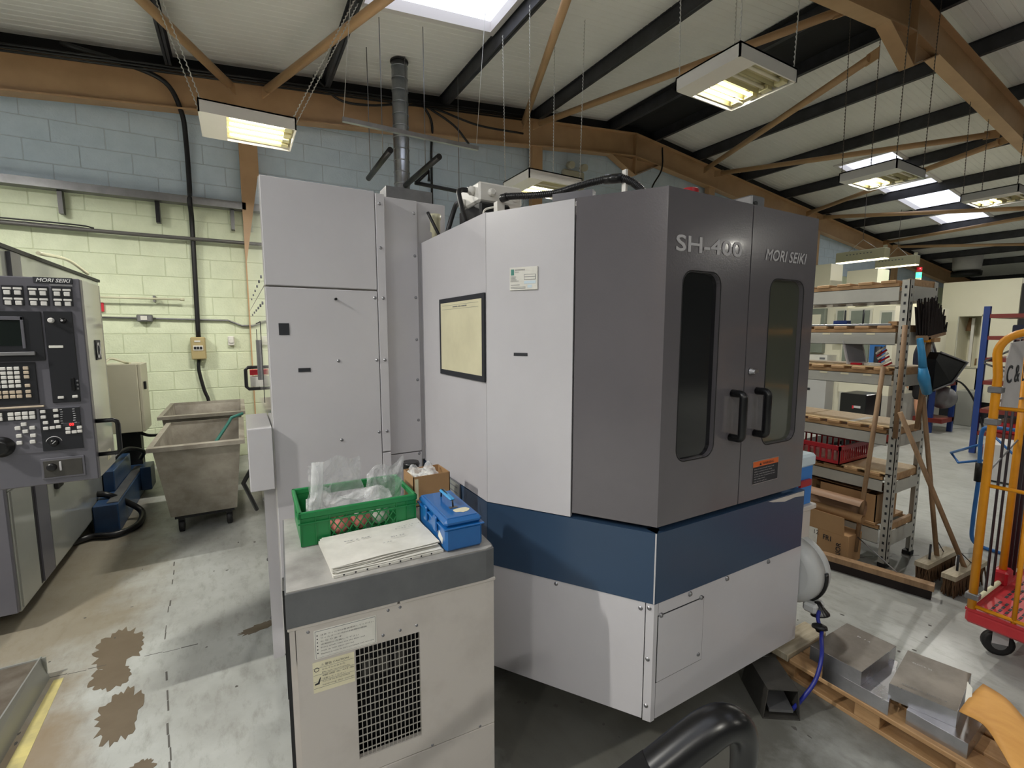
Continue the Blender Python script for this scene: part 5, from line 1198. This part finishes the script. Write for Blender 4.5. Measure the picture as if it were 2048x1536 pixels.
# back panel along A at Y=.765
yb2=.752
tube_([(cx0,yb2,.275),(cx1,yb2,.275)],.011,'lamp_cream','bottom_rail')
for x in (3.235,3.333): tube_([(x,yb2,.275),(x,yb2,1.60)],.0055,'dark_bar','bar')
tube_([(3.475,yb2,.33),(3.475,yb2,1.62)],.016,'yellow_paint','corner_post',12)
tube_([(3.565,yb2,.27),(3.565,yb2,1.62)],.013,'dark_bar','rear_bar'); tube_([(3.63,yb2,.27),(3.63,yb2,1.62)],.017,'dark_bar','rear_bar'); tube_([(3.72,yb2,.27),(3.72,yb2,1.62)],.017,'yellow_paint','rear_post')
tube_([(cx0,yb2,.92),(cx0+.7,yb2,1.12)],.004,'steel_dull','brace_wire'); tube_([(cx0,yb2,1.28),(cx1,yb2,1.25)],.006,'steel_dull','tie_bar')
MB().bbox((3.43,yb2-.03,.26),(3.53,yb2+.03,.34),.01).build('corner_shoe','red_plastic',g)
sg=MB().slab([(cx0+.06,.735,1.24),(cx0+.30,.735,1.22),(cx0+.30,.735,1.56),(cx0+.10,.735,1.55),(cx0+.08,.735,1.50),(cx0+.06,.735,1.48)],(0,.004,0)).build('hand_sign','sign_white',g)
text('sign_text','C & D',(cx0+.075,.734,1.36),(1,0,0),(0,0,1),.30,.085,'ink',sg,bold=.01)
tube_([(cx0+.02,.74,1.57),(cx0+.35,.74,1.575)],.008,'galv','hook_rail')
for (x,y) in ((cx0+.17,cy1-.085),(cx0+.1,.13),(cx1-.1,cy1-.1),(cx1-.1,.12)):
    d_=Vector((.55,-.83,0)).normalized(); a_=Vector((-d_.y,d_.x,0))
    MB().lathe(Vector((x,y,.062))-a_*.016,a_,[(0,.05),(.003,.062),(.029,.062),(.032,.05)],20).build('wheel','black_rubber',g)
    MB().lathe(Vector((x,y,.062))-a_*.019,a_,[(0,.03),(.038,.03)],14).build('wheel_hub','steel_dull',g)
    MB().obox(Vector((x,y,.13))-a_*.024,d_,a_,(0,0,1),.06,.004,.13).build('fork','letter_grey',g); MB().obox(Vector((x,y,.13))+a_*.024,d_,a_,(0,0,1),.06,.004,.13).build('fork','letter_grey',g)
# ================================================================== PALLET + BLOCKS
t=thing('small_pallet','small worn wooden pallet on the floor carrying metal blocks','pallet',(2.25,.8,0))
px0,px1,py0,py1=2.09,2.42,.40,1.20
for x in (px0,px0+.115,px0+.23): MB().bbox((x,py0,.10),(x+.10,py1-.11,.12),.003).build('deck_board','wood',t)
MB().bbox((px0+.0,py1-.105,.10),(px1,py1,.135),.003).build('deck_board','pale_wood',t)
for y in (py0+.03,.75,1.08): MB().bbox((px0+.03,y,.078),(px1-.02,y+.09,.10),.003).build('cross_board','wood',t)
for x in (px0+.04,px0+.23):
    for y in (py0+.03,.75,1.08): MB().bbox((x,y,.018),(x+.07,y+.09,.078),.003).build('block_foot','wood',t)
for x in (px0+.04,px0+.22): MB().bbox((x,py0+.02,.0),(x+.09,py1-.02,.018),.002).build('bottom_board','wood',t)
MB().bbox((2.0,1.06,.0),(2.085,1.16,.03),.002).build('loose_board','wood',t)
gl='sawn aluminium blocks on the small pallet'
def blk_(n,l_,pts,z0,z1,top):
    c=(sum(p[0] for p in pts)/4,sum(p[1] for p in pts)/4)
    t=thing(n,l_,'metal block',(c[0],c[1],z0),gl)
    MB().prism(pts,z0,z1-.0005).build('block','alu',t)
    ins=[(c[0]+(p[0]-c[0])*.992,c[1]+(p[1]-c[1])*.992) for p in pts]
    MB().prism(ins,z1-.0006,z1).build('mill_face',top,t); return t
blk_('metal_slab','bright aluminium slab, lower layer, on the far half of the pallet',[(2.098,.715),(2.40,.80),(2.41,1.02),(2.092,.95)],.1203,.178,'alu')
blk_('metal_slab','bright aluminium slab, lower layer, on the near end of the pallet',[(2.115,.490),(2.36,.50),(2.38,.69),(2.115,.665)],.1203,.178,'alu')
b1=blk_('metal_block','dull-topped aluminium block on top, nearer the blue cable',[(2.097,.811),(2.408,.813),(2.404,1.005),(2.088,1.003)],.1785,.24,'alu_top')
b2_=blk_('metal_block','dull-topped aluminium block on top with faint writing, near the yellow sheet',[(2.167,.539),(2.468,.586),(2.419,.777),(2.12,.727)],.1785,.24,'alu_top')
text('pen_mark','50/56 x 300 5.2',(2.155,.70,.2405),(.25,-1,0),(1,.2,0),.13,.007,'ink_soft',b2_) ; text('pen_mark','BLOCK 25',(2.335,.73,.2405),(.2,-1,0),(1,.2,0),.06,.008,'letter_grey',b2_); text('pen_mark','B 14',(2.33,.93,.2405),(0,-1,0),(1,0,0),.05,.008,'letter_grey',b1)
cL=[Vector((2.169,.535,.243)),Vector((2.135,.463,.262)),Vector((2.05,.40,.262)),Vector((1.99,.35,.245)),Vector((1.97,.28,.19)),Vector((2.0,.20,.10))]
cR=[Vector((2.424,.54,.243)),Vector((2.365,.465,.262)),Vector((2.29,.40,.262)),Vector((2.23,.33,.245)),Vector((2.2,.25,.19)),Vector((2.2,.17,.10))]
aL=smooth_path(cL,4); aR=smooth_path(cR,4); nn=len(aL)-1
ysh=MB(); ysh.grid(lambda u,v:aL[int(round(v*nn))].lerp(aR[int(round(v*nn))],u)+Vector((0,0,.010*math.sin(u*3.14))),6,nn)
o=ysh.build('yellow_card_sheet','card_yellow'); tag(o,'curled yellow-brown card sheet over the near end of the pallet, bottom right','card sheet')
md=o.modifiers.new('thick','SOLIDIFY'); md.thickness=.003
tag(MB().slab([(2.194,.53,.242),(2.355,.568,.262),(2.325,.545,.262),(2.25,.525,.25)],(0,0,.002)).build('white_paper','paper'),'white paper corner tucked behind the yellow card sheet','paper')
# ================================================================== FOREGROUND HANDLE
t=thing('trolley_handle','thick black tubular handle rising into the bottom edge of the photo','handle',(.3,.35,0))
hp=[(.10,.435,.93),(.22,.375,1.03),(.345,.318,1.128),(.395,.296,1.168)]
A_=[Vector(q) for q in hp]
bend=smooth_path([A_[2],Vector((.398,.296,1.170)),Vector((.424,.284,1.186)),Vector((.444,.277,1.176)),Vector((.452,.276,1.148)),Vector((.452,.277,1.10))],5)
n=len(bend); rs=[.0205-.0085*max(0,(i-6)/(n-7)) for i in range(n)]
MB().tube(bend,rs,18).build('bend','black_plastic',t)
MB().tube([A_[0],A_[1],A_[2]+Vector((.012,-.006,.009))],.0222,18).build('grip','black_rubber',t)
MB().tube([(.452,.277,1.10),(.452,.277,.02)],[.012,.012],12).build('leg','black_plastic',t)
MB().tube(smooth_path([A_[0],Vector((.04,.46,.90)),Vector((.02,.47,.84)),Vector((.02,.47,.02))]),.0205,12).build('leg','black_plastic',t)
MB().box((-.02,.24,0),(.49,.5,.03)).build('foot_deck','pedal',t)
# ================================================================== BACKGROUND RIGHT
# near-left far machine seen through the rack
t=thing('milling_machine','cream machining cell with grey windows seen through the shelving','machine',(9.6,4.6,0))
MB().box((8.7,4.0,.0),(10.6,6.4,2.35)).build('body','vmc_cream',t)
MB().box((8.6,3.3,.62),(10.6,4.0,2.0)).build('front_body','vmc_cream',t); MB().box((8.6,3.3,.0),(10.6,3.98,.62)).build('front_base','rack_grey',t)
for (y0,y1,z0,z1) in ((3.62,3.88,1.45,1.94),(3.99,4.08,1.45,1.95),(3.33,3.46,1.5,1.9)): 
    MB().box((8.575,y0-.03,z0-.03),(8.60,y1+.03,z1+.03)).build('window_frame','cream_paint',t); MB().box((8.565,y0,z0),(8.577,y1,z1)).build('window','window_grey',t)
for (y0,y1,z0,z1) in ((3.60,3.86,1.02,1.40),(3.92,3.97,1.02,1.40)): MB().box((8.57,y0,z0),(8.60,y1,z1)).build('window','window_grey',t)
MB().box((8.56,3.38,.95),(8.6,3.58,1.42)).build('blue_door','blue_tube',t)
MB().tube([(8.55,3.46,1.0),(8.55,3.46,1.38)],.05,8).build('spindle','ink',t)
MB().box((8.4,4.11,.95),(8.7,4.6,1.22)).build('console_box','enamel',t); MB().box((8.39,4.14,1.15),(8.402,4.22,1.18)).build('name_tag','ink_soft',t)
MB().box((8.45,4.12,.0),(8.7,4.9,.93)).build('cabinet','enamel_cool',t); MB().box((8.44,4.37,.61),(8.452,4.42,.65)).build('socket','ink',t)
MB().box((8.6,4.3,1.25),(8.705,4.9,2.0)).build('side_window','window_grey',t); MB().box((8.58,4.35,1.6),(8.61,4.55,1.9)).build('cream_panel','vmc_cream',t)
for k_,y in enumerate((3.96,3.70)): MB().tube([(8.56,y,1.7),(8.56,y,1.95)],.012,6).build('rod','ink',t)
for (y0,y1,z0,z1) in ((4.42,4.72,2.35,2.78),(3.72,4.16,2.05,2.62)): MB().box((8.95,y0,z0),(9.35,y1,z1)).build('top_box','vmc_cream',t)
t=thing('computer_case','black box with a small red and white mark on the floor behind the rack','box',(7.4,3.2,0))
MB().bbox((7.25,3.02,.1),(7.7,3.34,.76),.01).build('body','black_plastic',t); MB().box((7.24,3.08,.57),(7.252,3.16,.60)).build('mark','letter_grey',t); MB().box((7.24,3.16,.56),(7.252,3.18,.60)).build('mark','tape_red',t); MB().box((7.3,3.06,0),(7.65,3.3,.1)).build('feet','black_rubber',t)
# stack light
t=thing('stack_light','signal tower light with glowing green segment above the rack end','signal light',(9.405,3.344,2.0))
MB().box((9.375,3.314,2.0),(9.435,3.374,2.457)).build('stem','vmc_cream',t); MB().tube([(9.405,3.344,2.457),(9.405,3.344,2.54)],.036,12).build('green_lens','green_led',t); MB().tube([(9.405,3.344,2.54),(9.405,3.344,2.62)],.036,12).build('red_lens','red_plastic',t)
# big cream machine at right
v=thing('cream_machining_cell','tall cream machining cell with a recessed doorway at far right','machine',(11.9,2.6,0))
vb=MB(); x0=11.2
vb.box((x0,3.33,.38),(12.8,3.60,2.49)); vb.box((x0,2.95,.38),(12.8,3.05-.01,1.9)); vb.box((x0,2.60,.38),(12.8,2.96,1.9)); vb.box((x0,2.60,1.88),(12.8,3.33,2.49)); vb.box((x0,3.0,.38),(12.8,3.33,.97)); vb.box((x0+.5,3.0,.97),(12.8,3.33,1.88)); vb.build('shell','vmc_cream',v)
MB().box((x0+.05,.6,.38),(12.8,2.60,2.4)).build('rear_shell','dark_wall',v); MB().box((x0+.1,.6,.0),(12.8,3.58,.38)).build('plinth','ink',v)
MB().box((x0+.45,3.02,1.2),(x0+.49,3.12,1.65)).build('notice','paper',v); MB().box((x0+.2,3.18,.98),(x0+.23,3.22,1.85)).build('inner_post','enamel',v)
MB().tube([(x0-.01,3.34,1.88),(x0-.01,3.34,.97),(x0-.01,3.0,.97),(x0-.01,3.0,1.88)],.012,5,True,True).build('doorway_trim','cream_paint',v)
MB().tube([(x0+.3,3.05,1.0),(x0+.3,3.05,1.12),(x0+.3,3.14,1.12),(x0+.3,3.14,1.0)],.015,6).build('grab_handle','old_wood',v)
MB().tube([(x0+.3,3.27,1.86),(x0+.3,3.27,1.62)],[.02,.05],8).build('hanging_gun','card_dark',v)
tag(MB().bbox((10.7,2.9,.0),(11.1,3.12,.6),.01).build('waste_bin','tub_bin'),'pale grey waste bin against the far cream machine','bin')
tag(MB().tube(smooth_path([(9.7,2.93,.85),(10.0,2.86,.78),(10.2,2.75,.5),(10.2,2.62,.1),(10.1,2.6,.03)]),.014,6).build('air_hose','black_hose'),'thin black hose hanging from the far red bench to the floor','hose')
# red/blue workbench
t=thing('work_bench','small work bench with blue slotted legs and red beams in the distance','bench',(9.75,3.2,0))
for x,y in((9.5,3.06),(9.9,2.93),(9.9,3.24)): MB().box((x-.03,y-.03,0),(x+.03,y+.03,.84)).build('leg','rack_blue',t)
MB().box((9.46,2.9,.76),(9.94,3.27,.85)).build('top_beam','rack_red',t); MB().box((9.44,2.88,.85),(9.96,3.28,.88)).build('top','paper',t); MB().box((9.46,2.9,.17),(9.94,3.27,.24)).build('lower_shelf','rack_red',t)
tag(MB().lathe((9.75,3.0,.56),(-1,-.2,0),[(0,.05),(.02,.17),(.06,.18),(.1,.17),(.12,.06)],20).build('floor_fan','steel_dull'),'round grey fan drum between the legs of the far bench','fan')
t=thing('far_red_crate','low red crate on the floor under the shelving view','crate',(8.2,3.0,0)); MB().bbox((8.0,2.95,.02),(8.5,3.45,.18),.01).build('tub','rack_red',t); MB().box((8.05,3.0,.0),(8.45,3.4,.02)).build('foot','rack_red',t)
# blue rack at right edge
t=thing('blue_shelving','blue post shelving with dark red shelves at the far right edge','shelving',(8.9,1.6,0))
for x,y in((8.4,2.23),(9.2,2.0),(8.4,.2),(9.2,.2)):
    q=MB().box((x-.03,y-.03,0),(x+.03,y+.03,1.93)).build('post','rack_blue',t)
for z in (1.78,1.50,1.22,.92,.55,.25): 
    MB().box((8.38,.22,z),(9.22,2.21,z+.05)).build('shelf','rack_red',t); 
for z,y0,y1,h,mm_ in ((1.55,1.5,2.0,.14,'navy'),(1.55,.9,1.4,.16,'paper_old'),(1.27,1.3,2.0,.12,'paper'),(.97,1.2,2.1,.18,'sign_white'),(.60,1.3,2.0,.16,'navy'),(.30,1.2,2.1,.14,'red_plastic')): MB().bbox((8.45,y0,z+.001),(9.0,y1,z+h),.01).build('shelf_box',mm_,t)
MB().tube([(8.36,2.2,1.22),(8.36,1.4,1.75)],.012,6).build('cross_brace','steel_dull',t); MB().tube([(8.36,2.2,1.2),(8.36,1.2,.75)],.012,6).build('cross_brace','steel_dull',t)
tag(MB().bbox((6.9,1.28,.02),(7.3,1.75,.42),.01).build('white_carton','sign_white'),'white carton on the floor seen through the yellow cage','box')
tag(MB().bbox((7.35,1.2,.02),(7.75,1.9,.30),.01).build('red_carton','rack_red'),'red carton on the floor behind the white carton','box')
for k_,(y,l_) in enumerate(((1.86,'left one of two'),(1.62,'right one of two'))): tag(MB().tube([(7.9,y,.78),(8.2,y,.78)],.10,18).build('paper_roll_white','sign_white'),'white round roll resting on the blue shelving, '+l_,'roll')
# blue folding frame
t=thing('blue_folding_frame','blue tubular folding trolley frame with black grip beyond the yellow cage','trolley',(4.7,1.1,0))
XF=4.69
MB().tube(smooth_path([(XF,1.06,.915),(XF,1.17,.91),(XF,1.205,.86),(XF,1.20,.65),(XF,1.195,.5),(XF,1.20,.2),(XF,1.19,.05),(XF,1.12,.014),(XF,.98,.014)]),.013,10).build('frame','blue_tube',t)
MB().tube([(XF,1.197,.64),(XF,1.197,.50)],.024,10).build('grip','black_rubber',t)
MB().tube(smooth_path([(XF,1.06,.915),(XF,.6,.915),(XF,.5,.86),(XF,.5,.1),(XF,.55,.014),(XF,.98,.014)]),.013,10).build('frame','blue_tube',t)
MB().tube([(XF,1.2,.78),(XF+.3,1.45,.62),(XF+.3,1.4,.55),(XF,1.19,.66)],.010,8).build('stay','blue_tube',t); MB().tube([(XF,1.03,.2),(XF,.5,.2)],.010,8).build('cross_tube','blue_tube',t); MB().tube([(XF+.01,1.19,.9),(XF+.01,.8,.5)],.008,8).build('stay','blue_tube',t)
# black box on far floor under rack view
tag(MB().bbox((7.0,3.35,.0),(7.9,3.7,.05),.01).build('floor_mat','black_rubber'),'black floor mat seen between the shelves','mat')
# ================================================================== PERSON (mostly hidden behind the rack)
def skin(name, verts, edges, m_, parent, root=0, sub=1):
    me=bpy.data.meshes.new(name); me.from_pydata([v[:3] for v in verts],edges,[]); me.materials.append(MATS[m_])
    o=place(name,me,Vector((0,0,0)),parent)
    sk_=o.modifiers.new('skin','SKIN'); 
    for i,v in enumerate(verts):
        r_=v[3]; me.skin_vertices[0].data[i].radius=(r_,r_ if len(v)<5 else v[4])
        me.skin_vertices[0].data[i].use_root=(i==root)
    ss=o.modifiers.new('sub','SUBSURF'); ss.levels=sub; ss.render_levels=2
    for p_ in me.polygons: p_.use_smooth=True
    sk_.use_smooth_shade=True
    return o
def addskinlayer(me):
    pass
_old=bpy.data.meshes.new
def person(px,py):
    t=thing('person','person in a dark top and black shorts standing behind the shelving, facing left','person',(px,py,0))
    D=Vector((-.35,.93,0)).normalized(); S=Vector((D.y,-D.x,0))
    def P_(f,s,z): q=Vector((px,py,0))+D*f+S*s; return (q.x,q.y,z)
    V=[];E_=[]
    def add(p_,r_,par=None,r2=None): V.append((*p_,r_,r2 or r_)); 
    def A(f,s,z,r_,par=None,r2=None):
        q=P_(f,s,z); V.append((q[0],q[1],q[2],r_,r2 or r_)); i=len(V)-1
        if par is not None: E_.append((par,i))
        return i
    pel=A(0,0,.95,.13); w=A(0,0,1.10,.12,pel); chs=A(.02,0,1.30,.14,w); nk=A(.02,0,1.45,.06,chs); hd=A(.04,0,1.56,.08,nk); tp_=A(.03,0,1.68,.085,hd); 
    for s in(-1,1):
        sh=A(.01,s*.17,1.38,.055,chs); el=A(-.02,s*.24,1.12,.042,sh); wr=A(.12,s*.22,.92,.03,el); hnd=A(.16,s*.215,.86,.034,wr)
        for k_ in range(4):
            f1=A(.17+.004*k_,s*(.235-.014*k_),.80,.009,hnd); A(.165,s*(.235-.014*k_),.765+.004*abs(k_-1),.008,f1)
        th=A(.195,s*.20,.84,.010,hnd); A(.205,s*.195,.81,.009,th)
        hp_=A(0,s*.09,.88,.09,pel); kn=A(.02,s*.10,.50,.06,hp_); cf=A(-.01,s*.10,.36,.058,kn); an=A(-.01,s*.10,.09,.036,cf); A(.12,s*.115,.04,.035,an)
    me=bpy.data.meshes.new('body'); me.from_pydata([v[:3] for v in V],E_,[])
    return t,V,E_,P_
def skinobj(name,V,E_,mm_,parent,lv=1):
    me=bpy.data.meshes.new(name); me.from_pydata([Vector(v[:3]) for v in V],E_,[]); me.materials.append(MATS[mm_])
    o=place(name,me,Vector((0,0,0)),parent)
    md=o.modifiers.new('skin','SKIN'); md.use_smooth_shade=True
    if not me.skin_vertices: 
        bm=bmesh.new(); bm.from_mesh(me); bm.verts.layers.skin.verify(); bm.to_mesh(me); bm.free()
    for i,v in enumerate(V): me.skin_vertices[0].data[i].radius=(v[3],v[4]); me.skin_vertices[0].data[i].use_root=(i==0)
    ss=o.modifiers.new('sub','SUBSURF'); ss.levels=lv; ss.render_levels=lv
    return o
t,V,E_,P_=person(8.85,2.98)
skinobj('body',V,E_,'skin',t,2)
def Q(f,s,z,r_): q=P_(f,s,z); return (q[0],q[1],q[2],r_,r_)
skinobj('shirt',[Q(0,0,.93,.155),Q(0,0,1.1,.145),Q(.02,0,1.3,.16),Q(.02,0,1.41,.09),Q(.01,-.18,1.38,.07),Q(-.01,-.225,1.2,.062),Q(.01,.18,1.38,.07),Q(-.01,.225,1.2,.062)],[(0,1),(1,2),(2,3),(2,4),(4,5),(2,6),(6,7)],'navy',t,1)
skinobj('shorts',[Q(0,0,.93,.15),Q(0,-.09,.84,.115),Q(.02,-.10,.57,.095),Q(0,.09,.84,.115),Q(.02,.10,.57,.095)],[(0,1),(1,2),(0,3),(3,4)],'black_cloth',t,1)
for s in(-1,1): skinobj('shoe',[Q(-.04,s*.10,.055,.05),Q(.06,s*.11,.045,.045),Q(.15,s*.115,.035,.035)],[(0,1),(1,2)],'black_cloth',t,1)
skinobj('hair',[Q(.0,0,1.63,.085),Q(.0,0,1.71,.088)],[(0,1)],'hair',t,2)
for s in(-1,1): 
    q=P_(.115,s*.032,1.62); MB().tube([q,(q[0]+.003,q[1]+.002,q[2])],.009,8).build('eye','ink',t)
    q=P_(.03,s*.088,1.61); MB().obox(q,(0,0,1),(0,1,0),(1,0,0),.055,.03,.012).build('ear','skin',t)
q=P_(.125,0,1.59); MB().obox(q,(0,0,1),(0,1,0),(1,0,0),.04,.02,.02).build('nose','skin',t); q=P_(.118,0,1.555); MB().obox(q,(0,0,1),(0,1,0),(1,0,0),.008,.04,.008).build('mouth','tape_red',t)
